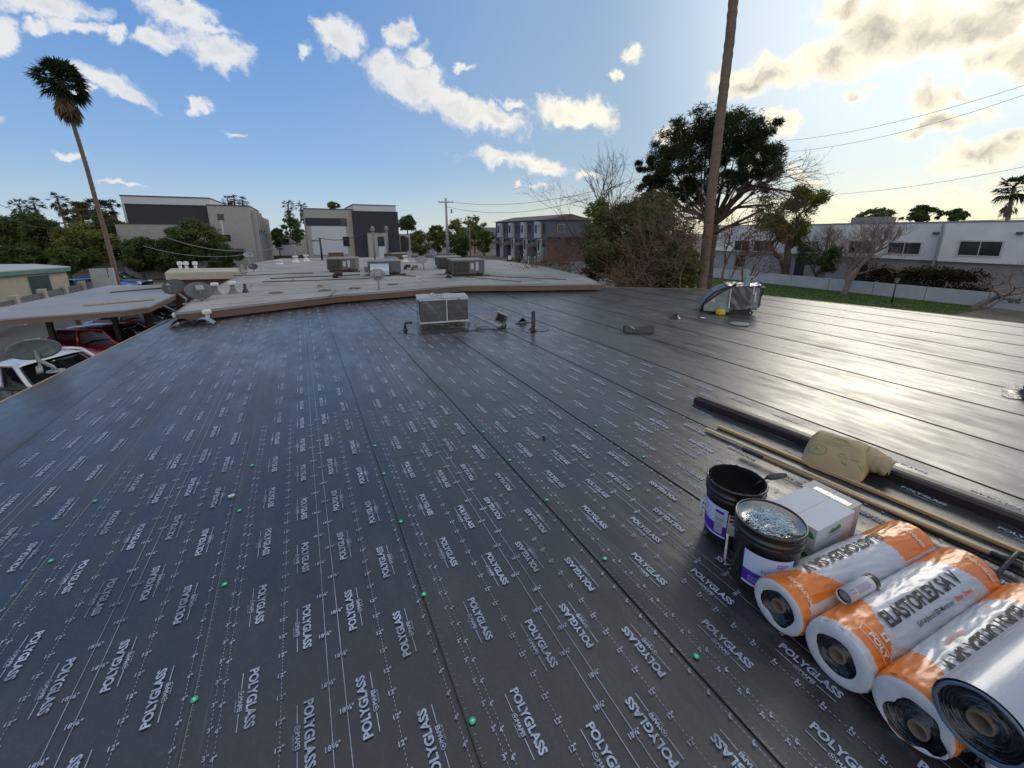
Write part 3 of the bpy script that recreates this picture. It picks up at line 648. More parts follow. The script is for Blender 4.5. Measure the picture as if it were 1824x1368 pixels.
def roll_end(t, x, Rr, inner, sgn, ringmat, ragged=.0, ci=.029, core_out=0., off=(0, 0), seed=0):
    n = 72; mb = MB(); vs = []
    for i in range(n):
        a = 2*math.pi*i/n; vs.append((x-sgn*.0, (Rr-.008)*math.sin(a), (Rr-.008)*math.cos(a)))
    for i in range(n):
        a = 2*math.pi*i/n; r = (inner+Rr)/2; vs.append((x-sgn*.010, r*math.sin(a), r*math.cos(a)))
    for i in range(n):
        a = 2*math.pi*i/n; r = inner*(1+ragged*noise.noise(Vector((math.cos(a)*1.1, math.sin(a)*1.1, seed)))*1.5+.03*noise.noise(Vector((math.cos(a)*6, math.sin(a)*6, seed))))
        vs.append((x-sgn*.004, off[0]*.6+r*math.sin(a), off[1]*.6+r*math.cos(a)*(1.0)))
    fs = [(k*n+i, k*n+(i+1) % n, (k+1)*n+(i+1) % n, (k+1)*n+i) for k in range(2) for i in range(n)]
    mb.add(vs, fs, 0, True).build('end_wrap', ringmat, t, world=False)
    mb = MB(); m = 40; vs = []
    nr = 16
    for k in range(nr+1):
        r = Rr*.97+(ci-Rr*.97)*k/nr
        for i in range(m):
            a = 2*math.pi*i/m; ph = 2*math.pi*(k/2.)
            vs.append((x+sgn*(.012+.006*(k % 2)+.004*noise.noise(Vector((k*1.7, math.cos(a)*2, math.sin(a)*2+seed)))), off[0]*k/nr+r*math.sin(a), off[1]*k/nr+r*math.cos(a)))
    mb.add(vs, [(k*m+i, k*m+(i+1) % m, (k+1)*m+(i+1) % m, (k+1)*m+i) for k in range(nr) for i in range(m)], 0, False).build('rolled_sheet', SPIR, t, world=False)
    mb = MB(); rot = Matrix.Rotation(R(90), 4, 'Y')
    q = [(ci, .16), (ci, -core_out), (ci-.005, -core_out-.001), (ci-.006, .16)] if sgn > 0 else [(ci, -.16), (ci, core_out), (ci-.005, core_out), (ci-.006, -.16)]
    mb.lathe(q, 28, (x, off[0], off[1]), M4=rot); mb.lathe([(.0005, .16*sgn), (ci, .16*sgn)], 28, (x, off[0], off[1]), mi=1, M4=rot)
    mb.build('core', [CARD, M('core_dark', (.02, .016, .012), .9)], t, world=False)
RR = .118
def d1(x, a):   # first roll: orange at near end on top and a low band; text near the top
    if x < .03+.01*math.sin(a*.08): return 1
    if -52 < a < 150 and x < .18-.0025*a: return 1
    if a < -92 and x < .46: return 1
    if a > -58 and x > .71-.0004*a: return 1
    if a < -92 and x > .66: return 1
    return 0
t, rd = roll('wrapped orange and white roofing roll beside the buckets, its black writing upside down', 1385, 1080, RR, -5, RR, 1.0, d1)
mb = MB()
bend_text(mb, 'ELASTOFLEX SA V', .45, R(8), .56, .052, RR+.0045, .03, 0, flip=True)
mb.build('lettering', [INKB], t, world=False)
def ring_text(t, txt, xc, a_mid, w_, h_, r_, sgn=1):
    vs, fs = text2d(txt, w_, h_, .03, 3); mb = MB()
    mb.add([(xc+y*sgn, r_*math.sin(R(a_mid)-sgn*x/r_), r_*math.cos(R(a_mid)-sgn*x/r_)) for x, y in vs], fs); mb.build('lettering', [INKW], t, world=False)
ring_text(t, 'POLYGLASS', .060, -22, .125, .018, RR+.0045, -1); ring_text(t, 'POLYGLASS', .90, -20, .12, .020, RR+.0045, 1)
roll_end(t, 0, RR, .074, 1, WHF, .22, seed=1); roll_end(t, 1.0, RR, .074, -1, ORANGE, .2, seed=2)
def d2(x, a):
    if x < .035: return 0
    if x < .205+.00125*a+.006*math.sin(a*.11) and a > -128 and a < 140: return 1
    if x > .80-.0012*a and -98 < a < 120: return 1
    return 0
t, rd = roll('wrapped roofing roll with large upright black writing and an orange end, second in the row', 1490, 1168, RR, -4, RR+.004, 1.0, d2)
r_ = RR+.0085
for tx, xc, an_, w_, h_, bo, mt_ in (('ELASTOFLEX SA V', .475, -17, .55, .056, .03, INKB), ('Self-Adhered SBS Membrane', .47, -44, .27, .0185, .005, INKB), ('Base Sheet', .695, -44, .125, .0185, .012, INKO)):
    mb = MB(); bend_text(mb, tx, xc, R(an_), w_, h_, r_, bo, 0); mb.build('lettering', [mt_], t, world=False)
ring_text(t, 'POLYGLASS', .93, -28, .115, .020, r_, 1)
mb = MB()
def cyl(x, a): return (x, r_*math.sin(R(a)), r_*math.cos(R(a)))
def arcstrip(x0, x1, a0, a1, k=12):
    o = len(mb.v); vs = []
    for i in range(k+1): q = a0+(a1-a0)*i/k; vs += [cyl(x0, q), cyl(x1, q)]
    mb.add(vs, [(2*i, 2*i+1, 2*i+3, 2*i+2) for i in range(k)])
lx0, lx1, la0, la1 = .066, .106, -8, -70
P_ = [(lx0, la0), (lx1, la0+4), (lx1+.006, la1-2), (lx0+.006, la1)]; Q_ = [(lx0+.0025, la0-1.5), (lx1-.0025, la0+2.5), (lx1+.0035, la1-.5), (lx0+.0085, la1+1.5)]
vs = []; m_ = 14
for ring_ in (P_, Q_):
    for e_ in range(4):
        (xa, aa), (xb, ab) = ring_[e_], ring_[(e_+1) % 4]
        for i in range(m_): vs.append(cyl(xa+(xb-xa)*i/m_, aa+(ab-aa)*i/m_))
n_ = 4*m_; mb.add(vs, [(i, (i+1) % n_, n_+(i+1) % n_, n_+i) for i in range(n_)]); mb.build('logo_outline', INKW, t, world=False)
ring_text(t, 'POLY', .089, -39, .085, .024, r_, 1)
mb = MB(); vs = [cyl(.125, -28), cyl(.125, -40), cyl(.152, -40), cyl(.152, -28), cyl(.131, -31), cyl(.131, -37), cyl(.146, -37), cyl(.146, -31)]; mb.add(vs, [(0, 1, 5, 4), (1, 2, 6, 5), (2, 3, 7, 6), (3, 0, 4, 7)]); mb.build('logo_mark', INKW, t, world=False)
roll_end(t, 0, RR+.004, .070, 1, WHF, .08, seed=4); roll_end(t, 1.0, RR+.004, .07, -1, WHF, .1, seed=5)
def d3(x, a):
    if x < .018: return 1
    if x < .15+.0009*a and -150 < a < 100: return 1
    if x > .80-.001*a: return 1
    return 0
t, rd = roll('wrapped roofing roll with crinkled film, partly under the bare grey roll', 1622, 1274, RR, -4, RR, 1.0, d3)
mb = MB(); bend_text(mb, 'ELASTOFLEX SA V', .46, R(-3), .58, .056, RR+.0045, .03, 0, flip=True); mb.build('lettering', [INKB], t, world=False)
mb = MB(); bend_text(mb, 'Base Sheet', .36, R(22), .12, .016, RR+.0045, .01, 0, flip=True); mb.build('lettering', [INKO], t, world=False); ring_text(t, 'POLYGLASS', .10, -35, .14, .020, RR+.0045, 1)
roll_end(t, 0, RR, .083, 1, WHF, .30, ci=.028, core_out=.0, off=(-.025, -.035), seed=7); roll_end(t, 1.0, RR, .08, -1, WHF, .2, seed=8)
p3 = Vector(t.location)
# bottom roll and the bare roll lying on top
t5, rd = roll('wrapped roofing roll almost hidden under the bare grey roll, bottom right corner', 0, 0, 0, -4, RR, 1.0, d3, pos=(p3.x+.05, p3.y-.27, RR))
roll_end(t5, 0, RR, .075, 1, WHF, .1, seed=9); roll_end(t5, 1., RR, .075, -1, WHF, .1, seed=9)
t4, rd = roll('bare silvery grey roll without wrapper, resting on top of two others at the bottom right', 0, 0, 0, -5, RR-.010, 1.0, lambda x, a: 0, unwrapped=True, pos=(p3.x-.03, p3.y-.135, RR+.177))
roll_end(t4, 0, RR-.008, RR-.026, 1, M('blue_black_edge', (.09, .13, .19), .35), .04, ci=.031, off=(.0, .0), seed=11); roll_end(t4, 1., RR-.008, RR-.026, -1, SPIR, .04, seed=12)
# loose black strip of tape between rolls 2 and 3
mb = MB(); mb.tube([(p3.x+.12, p3.y+.112, .158), (p3.x+.3, p3.y+.114, .166), (p3.x+.5, p3.y+.110, .160), (p3.x+.7, p3.y+.114, .170), (p3.x+.9, p3.y+.11, .165)], .0035, 5)
tag(mb.build('black_strap', BLKM, None), 'thin black strap lying in the gap between the second and third wrapped rolls', 'strap')
# cardboard tube with black cap between the first two rolls
a = G(1502, 1063, .232); b = G(1588, 1016, .232); b = a+(b-a).normalized()*.215
t = thing('sealant_cartridge', 'white printed tube with a black cap lying in the groove between the first two rolls', 'tube', a)
d = (b-a).normalized(); rot = d.to_track_quat('Z', 'Y').to_matrix().to_4x4()
MB().lathe([(.027, .01), (.030, 0), (.030, .175)], 32, a, M4=rot).build('sleeve', M('label_white', (.55, .54, .56), .35, bump=.05), t)
MB().lathe([(.027, .0), (.027, .012), (.001, .012)], 32, a+d*.02, M4=rot).build('end_plug', M('grey_plug', (.28, .29, .30), .4), t)
MB().lathe([(.0315, .176), (.0315, .205), (.028, .208), (.001, .208)], 32, a, M4=rot).build('cap', M('black_cap', (.03, .025, .02), .25, .3), t)
mb = MB(); side = d.cross(Vector((0, 0, 1))).normalized()
def tcyl(x, a_): return a+d*x+(side*math.sin(a_)+side.cross(d)*-math.cos(a_)*-1)*.0306
upv = side.cross(d); 
if upv.z < 0: upv = -upv
def tcyl(x, a_): return a+d*x+(side*math.sin(a_)+upv*math.cos(a_))*.0306
for i in range(7):
    ln = .08+.02*rnd.random()
    for q in range(2): mb.quad(tcyl(.06, .2+i*.13), tcyl(.06+ln, .2+i*.13), tcyl(.06+ln, .24+i*.13), tcyl(.06, .24+i*.13)) if q == 0 else None
for i in range(9): mb.quad(tcyl(.022+i*.003, .25), tcyl(.0235+i*.003, .25), tcyl(.0235+i*.003, .75), tcyl(.022+i*.003, .75))
mb.build('small_print', M('violet_ink', (.12, .10, .22), .5), t)
# ------------------------------------------------------------ buckets
BK = M('black_plastic', (.010, .010, .011), .28, var=.3, bump=.08, bs=10, coat=.25)
PUR = M('purple_label', (.075, .02, .33), .35, var=.05, bump=0); LBL = M('blue_white_label', (.45, .54, .74), .35, var=.04, bump=0); GREYL = M('grey_label', (.45, .46, .48), .4, bump=0); REDI = M('red_ink', (.35, .02, .02), .5)
def bucket(px, py, label, grp, lab_ang, rz=0):
    c = G(px, py, .36); c.z = 0
    t = thing('bucket', label, 'bucket', c, grp)
    r0, r1, h = .128, .146, .36
    prof = [(.001, .003), (r0-.006, .003), (r0, .010), (r0+(r1-r0)*.72, .27), (r1+.001, .275), (r1+.003, .284), (r1-.001, .289), (r1-.001, .300), (r1+.004, .304), (r1+.005, .312), (r1-.001, .316), (r1, .345), (r1+.006, .349), (r1+.006, .358), (r1+.001, .362), (r1-.004, .358)]
    MB().lathe(prof, 64, (c.x, c.y, .011)).build('shell', BK, t)
    def sp(a, z, e=.0012):
        r = r0+(r1-r0)*.72*(z-.010)/.26 + e; a = R(a)
        return (c.x+r*math.cos(a), c.y+r*math.sin(a), z+.011)
    def patch(nm, a0, a1, z0, z1, mat, e=.0012, par=None, zf=None):
        mb = MB(); mb.grid(lambda s, q: sp(a0+(a1-a0)*s, (zf(s) if zf else z0)+((z1-(zf(s) if zf else z0))*q), e), 24, 4); return mb.build(nm, mat, par or t)
    return t, c, sp, patch
b2, c2, sp2, patch2 = bucket(1372, 926, 'black bucket in front, its lid heaped with loose silver nails', 'black plastic buckets', 0)
a0, a1 = 173, 262
lb = patch2('label', a0, a1, .05, .235, LBL)
pp = patch2('purple_band', a0, a1, .062, .13, PUR, .0020, lb, zf=lambda s: .062)
def curve_text(mb, sp, t, ang, z, w, h, bold=.0, mi=0, e=.003, r=.138, res=3):
    vs, fs = text2d(t, w, h, bold, res); mb.add([sp(ang+math.degrees(x/r), z+y, e) for x, y in vs], fs, mi)
mb = MB(); curve_text(mb, sp2, 'PG', 214, .152, .034, .022, -.008, 1); curve_text(mb, sp2, '500', 238, .148, .085, .045, .03, 0)
curve_text(mb, sp2, 'Modified Cement', 240, .112, .05, .007, 0, 0)
for i, l in enumerate(('wet/dry premium grade', 'flashing and roofing', 'adhesive cement', 'net contents')): curve_text(mb, sp2, l, 195, .104-i*.009, .046, .006, 0, 0, res=1)
mb.grid(lambda s, q: sp2(231+21*s, .196+.018*q, .0022), 8, 1, 2); curve_text(mb, sp2, 'POLYGLASS', 241.5, .205, .044, .010, .01, 0, e=.0032)
mb.build('label_print', [M('label_white_ink', (.62, .68, .82), .4, bump=0), M('grey_violet_ink', (.16, .13, .30), .4, bump=0), M('violet_block', (.25, .12, .42), .4, bump=0)], lb)
MB().lathe([(.143, .352), (.138, .350), (.130, .340), (.10, .336), (.001, .334)], 64, (c2.x, c2.y, .011)).build('lid', M('steel_lid', (.33, .31, .29), .18, .9, var=.15, bump=.12, bs=8), b2)
def bail(t, c, pts, grip=None):
    MB().tube(pts, .0022, 6).build('handle', M('steel_wire', (.45, .45, .46), .3, .8), t)
    if grip: MB().tube(grip, .006, 8).build('grip', M('white_grip', (.5, .52, .54), .45), t)
pv = sp2(150, .285, .006); ex = Vector((math.cos(R(150)), math.sin(R(150)), 0))
MB().lathe([(.012, 0), (.012, .008), (.001, .009)], 12, Vector(pv), M4=ex.to_track_quat('Z', 'Y').to_matrix().to_4x4()).build('handle_boss', BK, b2)
gp = [Vector(sp2(135, .255-.03*i, .030+.0007*i)) for i in range(7)]
MB().tube([Vector(pv), Vector(sp2(143, .284, .02)), Vector(sp2(135, .262, .030))]+gp, .0022, 6).build('handle_wire', M('steel_wire', (.45, .45, .46), .3, .8), b2)
MB().tube(gp[1:], .0058, 8).build('grip', M('white_grip', (.5, .52, .54), .45), b2)
mb = MB(); rr = random.Random(5)
for i in range(330):
    rad = .10*math.sqrt(rr.random()); an = rr.random()*2*math.pi
    x = c2.x-.020+rad*math.cos(an)*1.02; y = c2.y-.008+rad*math.sin(an)*.92
    pile = max(0, 1-rad/.11)
    z = .352+.036*pile*rr.random(); yaw = rr.gauss(R(-35), .75) if rr.random() < .7 else rr.random()*6.28; pit = rr.gauss(0, .22)
    L = .044; dd = Vector((math.cos(yaw)*math.cos(pit), math.sin(yaw)*math.cos(pit), math.sin(pit)))*L/2; p = Vector((x, y, z+.011))
    mb.tube([p-dd, p+dd], .00135, 5, 0, True, False); mb.lathe([(.0001, 0), (.0036, 0), (.0036, .0008), (.0001, .0009)], 6, p+dd, M4=dd.to_track_quat('Z', 'Y').to_matrix().to_4x4())
o = mb.build('nail_pile', M('zinc_nails', (.45, .55, .62), .3, .8, bump=0), None); tag(o, 'heap of loose bluish silver roofing nails on the lid of the front bucket', 'nails', kind='stuff')
b1, c1, sp1, patch1 = bucket(1312, 856, 'open black bucket behind, full of black tar with a trowel handle sticking out', 'black plastic buckets', 0)
lb = patch1('label', 120, 205, .05, .235, LBL); patch1('purple_band', 120, 205, .062, .125, PUR, .002, lb)
patch1('instruction_panel', 178, 197, .075, .195, GREYL, .003, lb); patch1('instruction_heading', 178, 197, .199, .215, PUR, .003, lb)
wl = patch1('warning_label', 207, 235, .085, .215, GREYL, .0022); patch1('warning_sign', 210, 219, .16, .185, REDI, .0032, wl); patch1('warning_heading', 210, 233, .196, .21, BK, .0032, wl)
mb = MB(); curve_text(mb, sp1, '500', 159, .165, .085, .045, .03, 0); curve_text(mb, sp1, 'PG', 136, .17, .03, .022, 0, 1)
for i in range(8): mb.grid(lambda s, q, i=i: sp1(179+17*s, .165-.011*i+.003*q, .004), 5, 1, 1)
mb.build('label_print', [M('label_white_ink', (.62, .68, .82), .4, bump=0), M('grey_violet_ink', (.16, .13, .30), .4, bump=0)], lb)
mb = MB(); n = 60; vs = []; TARM = M('thick_tar', (.004, .004, .004), .9, bump=.5, bs=30, spec=.2)
for k in range(9):
    for i in range(n):
        a = 2*math.pi*i/n; r = (.144, .139, .134, .128, .11, .08, .05, .02, .001)[k]; z = (.372, .374, .35, .31, .30, .295, .30, .29, .29)[k]
        nn = noise.noise(Vector((math.cos(a)*7, math.sin(a)*7, k*.7))); vs.append((c1.x+r*math.cos(a), c1.y+r*math.sin(a), z+nn*(.014 if k < 4 else .018)))
mb.add(vs, [(k*n+i, k*n+(i+1) % n, (k+1)*n+(i+1) % n, (k+1)*n+i) for k in range(8) for i in range(n)], 0, True).build('tar', TARM, b1)
pts = [Vector(sp1(133+i*8, .235-.07*math.sin(math.pi*i/14), .012+.02*math.sin(math.pi*i/14))) for i in range(15)]
bail(b1, c1, pts)
MB().tube([Vector(sp1(145, .205-.004*i-.016*i*(i > 1), .030)) for i in range(6)], .0065, 8).build('grip', M('white_grip', (.5, .52, .54), .45), b1)
a = c1+Vector((.118, -.05, .365)); b = G(1402, 846, .415)
t = thing('trowel', 'dark tarry trowel handle leaning out of the open bucket', 'trowel', a)
dv = (b-a); MB().tube([a-Vector((.03, 0, .03)), a+dv*.30], .006, 8).build('tang', BLKM, t)
MB().tube([a+dv*.28, a+dv*.4, a+dv*.6, a+dv*.85, a+dv*1.0], [.009, .016, .018, .015, .011], 10).build('handle', M('old_handle', (.035, .04, .04), .5, var=.5), t)
# ------------------------------------------------------------ boxes
BOX = M('white_card', (.52, .54, .58), .75, var=.06, bump=.1); BOX2 = M('pale_card', (.46, .43, .42), .75, var=.08)
fz = .262
Fp = G(1457, 946, fz); Lp = G(1389, 888, fz); Rp = G(1523, 911, fz)
ex = (Rp-Fp); ey = (Lp-Fp); ang = math.atan2(ex.y, ex.x); wx = ex.length; wy = .245
exn = Vector((math.cos(ang), math.sin(ang), 0)); eyn = Vector((-exn.y, exn.x, 0))
GREEN = M('green_ink', (.03, .22, .07), .5, bump=0)
def cbox(label, org, wx, wy, z0, z1, mat, logo=True):
    t = thing('cardboard_box', label, 'box', (org.x, org.y, z0), 'white cardboard boxes behind the front bucket', rz=ang)
    h = z1-z0
    MB().box((0, 0, 0), (wx, wy, h-.004), bev=.003).build('carton', mat, t, world=False)
    mb = MB(); mb.box((-.001, -.001, h-.0035), (wx+.001, wy*.497, h), bev=0); mb.box((-.001, wy*.503, h-.0035), (wx+.001, wy+.001, h)); mb.build('top_flap', mat, t, world=False)
    if logo:
        mb = MB(); y = -.0015; ox = wx*.48; oz = h*.55
        sk = [(-.055, 0), (-.05, .008), (-.04, .008), (-.04, .018), (-.034, .018), (-.034, .012), (-.026, .012), (-.026, .026), (-.02, .026), (-.02, .014), (-.012, .014), (-.012, .022), (-.006, .022), (-.006, .012), (.004, .016), (.02, .022), (.034, .030), (.046, .022), (.058, .006), (.06, .0), (.0, -.006)]
        mb.add([(ox+a_, y, oz+b_) for a_, b_ in sk], [tuple(range(len(sk)))]); put_text(mb, 'Elite Roofing Supply', (ox, y, oz-.017), (1, 0, 0), (0, 0, 1), w=.11, h=.011, res=2, mi=1)
        mb.add([(-.0015, .06-a_*.9, oz+b_) for a_, b_ in sk], [tuple(range(len(sk)))])
        mb.build('printed_logo', [GREEN, M('grey_print', (.12, .12, .12), .5)], t, world=False)
    return t
cbox('upper white cardboard box with a green skyline logo, on top of its twin', Fp, wx, wy, .137, fz, BOX)
cbox('lower white cardboard box, under the upper one and behind the front bucket', Fp+exn*.004+eyn*.006, wx, wy, .011, .136, BOX)
o2 = Fp+exn*(wx+.012)+eyn*.03
t = cbox('pale cardboard box with tape on top, farther back beside the two stacked ones', o2, .13, .245, .011, .245, BOX2, logo=False)
MB().box((.03, .02, .2345), (.075, .20, .2355)).build('packing_tape', M('clear_tape', (.5, .5, .5), .15), t, world=False)
# ------------------------------------------------------------ long metal trim, boards, broom pole
BRN = M('brown_metal', (.030, .020, .024), .38, .2, var=.08, bump=.03)
A = Vector((3.46, 2.60, 0)); B = Vector((3.70, -.35, 0)); d = (B-A).normalized(); s_ = Vector((-d.y, d.x, 0))
t = thing('metal_trim', 'long dark brown metal trim channel lying across the roof under the paper bag', 'metal trim', A)
L = (B-A).length
sec = [(-.045, .012), (-.045, .022), (-.028, .030), (-.040, .058), (.04, .075), (.055, .062), (.055, .012)]
n = len(sec)
def profm(sec, k, tw=0):
    mb = MB(); vs = [];
    for j in range(k+1):
        p = A+d*(L*j/k); wob = .004*math.sin(j*.9)
        for x, z in sec: q = p+s_*(-x+wob); vs.append((q.x, q.y, z))
    m_ = len(sec); return mb.add(vs, [(j*m_+i, j*m_+(i+1) % m_, (j+1)*m_+(i+1) % m_, (j+1)*m_+i) for j in range(k) for i in range(m_)]+[tuple(range(m_))[::-1], tuple(range(k*m_, k*m_+m_))])
profm(sec, 12).build('lower_channel', BRN, t)
profm([(-.052, .074), (-.052, .079), (.036, .094), (.038, .089)], 12).build('upper_channel', BRN, t)
WOOD = M('pale_wood', (.50, .41, .26), .6, var=.16, vs=9, stretch=(6, .6, 6), bump=.15); WOOD2 = M('tan_wood', (.44, .30, .14), .55, var=.15, vs=9, stretch=(6, .6, 6)); GLD = M('varnished_wood', (.34, .20, .09), .3, coat=.4, var=.15, stretch=(6, .6, 6))
def board(label, pa, pb, w_, h_, mat, ext=.6, z=.011):
    a = G(*pa); b = G(*pb); dd = (b-a).normalized(); b = b+dd*ext; ln = (b-a).length; an = math.atan2(dd.y, dd.x)
    mb = MB(); mb.box((0, -w_/2, 0), (ln, w_/2, h_), bev=.002); o = mb.build('wooden_strip', mat, None); o.location = (a.x, a.y, z); o.rotation_euler = (0, 0, an); return tag(o, label, 'wooden strip', 'wooden strips lying side by side'), a, dd
board('longer pale wooden strip nearest the buckets, its end square and bare', (1257, 768), (1824, 1018), .028, .022, WOOD)
board('shorter tan wooden strip nearest the brown metal trim', (1279, 763), (1824, 992), .030, .022, WOOD2)
a = G(1322, 799, .05); b = G(1790, 996, .05); t = thing('broom', 'varnished pole with a black grip and a black head, lying across the wooden strips', 'broom', a); dd = (b-a).normalized()
MB().tube([a+dd*.14, a+dd*.8, b], .0125, 12).build('pole', GLD, t)
MB().tube([a, a+dd*.02, a+dd*.15, a+dd*.16], [.012, .016, .016, .012], 12).build('grip', M('black_rubber', (.015, .015, .016), .5), t)
sd = Vector((-dd.y, dd.x, 0))
MB().tube([b-dd*.05, b, b+dd*.06], [.015, .024, .02], 10).build('socket', BLKM, t)
mb = MB(); mb.tube([b+dd*.05+sd*.10+Vector((0, 0, .02)), b+dd*.03+sd*.04+Vector((0, 0, .045)), b+dd*.02-sd*.05+Vector((0, 0, .045)), b-sd*.14, b-dd*.0-sd*.28-Vector((0, 0, .03))], .010, 8); mb.tube([b+dd*.02+Vector((0, 0, .04)), b+dd*.14+sd*.05+Vector((0, 0, .03)), b+dd*.25+sd*.05], .012, 8)
mb.build('head_frame', BLKM, t)
# ------------------------------------------------------------ paper bag
PAPER = M('brown_paper', (.34, .255, .14), .75, var=.10, vs=6, bump=.5, bs=7)
bc = Vector((3.45, 1.33, 0)); an = math.atan2(-.26, .55)
bag = thing('paper_bag', 'folded brown paper sack with green printing draped over the dark metal trim', 'paper bag', bc, rz=R(-80))
def sup(s, t):
    th = (s-.5)*2*math.pi; ph = (t-.5)*math.pi
    f = lambda x, e: math.copysign(abs(x)**e, x)
    x = .20*f(math.cos(ph), .28)*f(math.cos(th), .35); y = .25*f(math.cos(ph), .28)*f(math.sin(th), .35); q = math.sin(ph)
    arch = max(0, 1-abs((y-.01)/.256)**2.2); endd = 1-.35*abs(x/.21)**6
    zt = .016+.195*arch*endd; zb = max(.012, zt-.12)
    cr = abs(noise.noise(Vector((x*9+y*7, y*9, 2))))*.016-abs(noise.noise(Vector((x*4-y*8, y*4, 4))))*.030-abs(noise.noise(Vector((x*14, y*18+x*6, 7))))*.010
    n_ = noise.noise(Vector((x*6, y*6, q)))*.014
    z = (zt+zb)/2+(zt-zb)/2*f(q, .6)+cr*(q > -.2)*arch
    return (x+n_-.25*min(0, y)*(.4 if x < 0 else .0), y+n_*.6, max(.012, z))
mb = MB(); mb.grid(sup, 80, 48); mb.build('sack', PAPER, bag, world=False)
mb = MB()
def fold(s, t):
    th = 2*math.pi*t; x = .14+.15*s; r = .088*(1-.35*s)+.010*noise.noise(Vector((s*6, math.cos(th)*2, math.sin(th)*2)))
    return (x+.02*math.sin(th), .03-.05*s+r*1.5*math.cos(th)*.9, max(.014, .110+r*math.sin(th)))
mb.grid(fold, 18, 30); mb.lathe([(.001, 0), (.05, 0)], 14, (.29, -.015, .11), M4=Matrix.Rotation(R(90), 4, 'Y')); mb.build('folded_end', PAPER, bag, world=False)
mb = MB(); bvh = None
from mathutils.bvhtree import BVHTree
so_ = [q for q in ALLK(bag) if q.name.startswith('sack')][0]
bvh = BVHTree.FromPolygons([v.co[:] for v in so_.data.vertices], [p.vertices[:] for p in so_.data.polygons])
def onbag(x, y):
    h = bvh.ray_cast(Vector((x, y, 1)), Vector((0, 0, -1)))[0]
    return (x, y, (h.z if h else .2)+.0022)
def bag_text(t, cx, cy, w_, h_, bold=0., rot=0.):
    mb = MB()
    vs, fs = text2d(t, w_, h_, bold, 2); c_, s2 = math.cos(rot), math.sin(rot)
    mb.add([onbag(cx+x*c_-y*s2, cy+x*s2+y*c_) for x, y in vs], fs); mb.build('green_printing', M('faded_green_ink', (.10, .20, .05), .6, bump=0), bag, world=False)
bag_text('A-1', -.10, -.155, .05, .030, .03)
n = 28
mb.add([onbag(-.10+.055*math.cos(2*math.pi*i/n), -.155+.032*math.sin(2*math.pi*i/n)) for i in range(n)]+[onbag(-.10+.051*math.cos(2*math.pi*i/n), -.155+.0285*math.sin(2*math.pi*i/n)) for i in range(n)], [(i, (i+1) % n, n+(i+1) % n, n+i) for i in range(n)])
bag_text('COLUMBINE', .0, -.02, .22, .026, -.005)
for i in range(4): bag_text('1224 W ADAMS 602', -.03, -.065-i*.014, .10-.01*(i % 2), .007)
bag_text('NET', .04, -.135, .03, .009); bag_text('TRASH BAG', .05, -.155, .06, .008); bag_text('PAPER', .12, -.15, .05, .009); bag_text('80 lb', .07, -.185, .03, .010, .02); bag_text('A-1', .165, -.16, .045, .034, .04, 1.3)
mb.build('green_printing', M('faded_green_ink', (.10, .20, .05), .6, bump=0), bag, world=False)
# ------------------------------------------------------------ ground and streets
GZ = -3.0
def sheet(name, pts, z, mat): 
    n = len(pts); return struct(MB().add([(p[0], p[1], z) for p in pts], [tuple(range(n))]).build(name, mat))
DIRT = M('dry_ground', (.15, .125, .10), .95, var=.35, vs=.35, bs=6, bump=.5); ASPH = M('asphalt', (.055, .055, .057), .9, var=.25, vs=.5, bs=40); CONC = M('concrete', (.26, .25, .23), .9, var=.15, vs=1.5)
sheet('ground', [(-900, -400), (1200, -400), (1200, 1500), (-900, 1500)], GZ, DIRT)
sheet('parking_yard', [(-30, -6), (-2.6, -6), (-2.6, 34), (-30, 34)], GZ+.004, M('worn_asphalt', (.075, .07, .066), .92, var=.3, vs=.8, bs=30))
sheet('road', [(-60, 50.5), (60, 50.5), (60, 58.5), (-60, 58.5)], GZ+.008, ASPH)
sheet('side_street', [(29.5, -20), (37.2, -20), (37.2, 5.6), (29.5, 8.8)], GZ+.008, ASPH)
sheet('far_street', [(14, 36), (60, 36), (60, 50.4), (14, 50.4)], GZ+.006, ASPH)
# lawn and path by the right-hand row
grass_m = M('lawn_soil', (.045, .085, .018), .95, var=.35, vs=2.5, bs=60, bump=.6)
L1 = [(31.3, 34), (31.3, 13.7), (33.5, 9.2), (38.95, 9.0), (38.95, 34)]
sheet('lawn', L1, GZ+.03, grass_m)
sheet('path', [(29.6, 34), (29.6, 9.0), (31.25, 9.0), (31.25, 34)], GZ+.05, CONC)
mb = MB(); rr = random.Random(9)
for i in range(15000):
    x = 31.35+rr.random()*7.5; y = 9.3+rr.random()*24
    if x < 33.5 and y < 9.3+(33.5-x)*2.0: continue
    h = .05+.06*rr.random(); a = rr.random()*6.28; wv = .018+.012*rr.random(); dx, dy = math.cos(a)*wv, math.sin(a)*wv
    mb.add([(x-dx, y-dy, GZ+.03), (x+dx, y+dy, GZ+.03), (x+.03*(rr.random()-.5), y+.03*(rr.random()-.5), GZ+.03+h)], [(0, 1, 2)])
o = mb.build('grass', leafmat('grass_blades', (.05, .11, .02), (.15, .21, .05), .4)); tag(o, 'short bright green grass of the lawn before the low white wall', 'grass', kind='stuff')
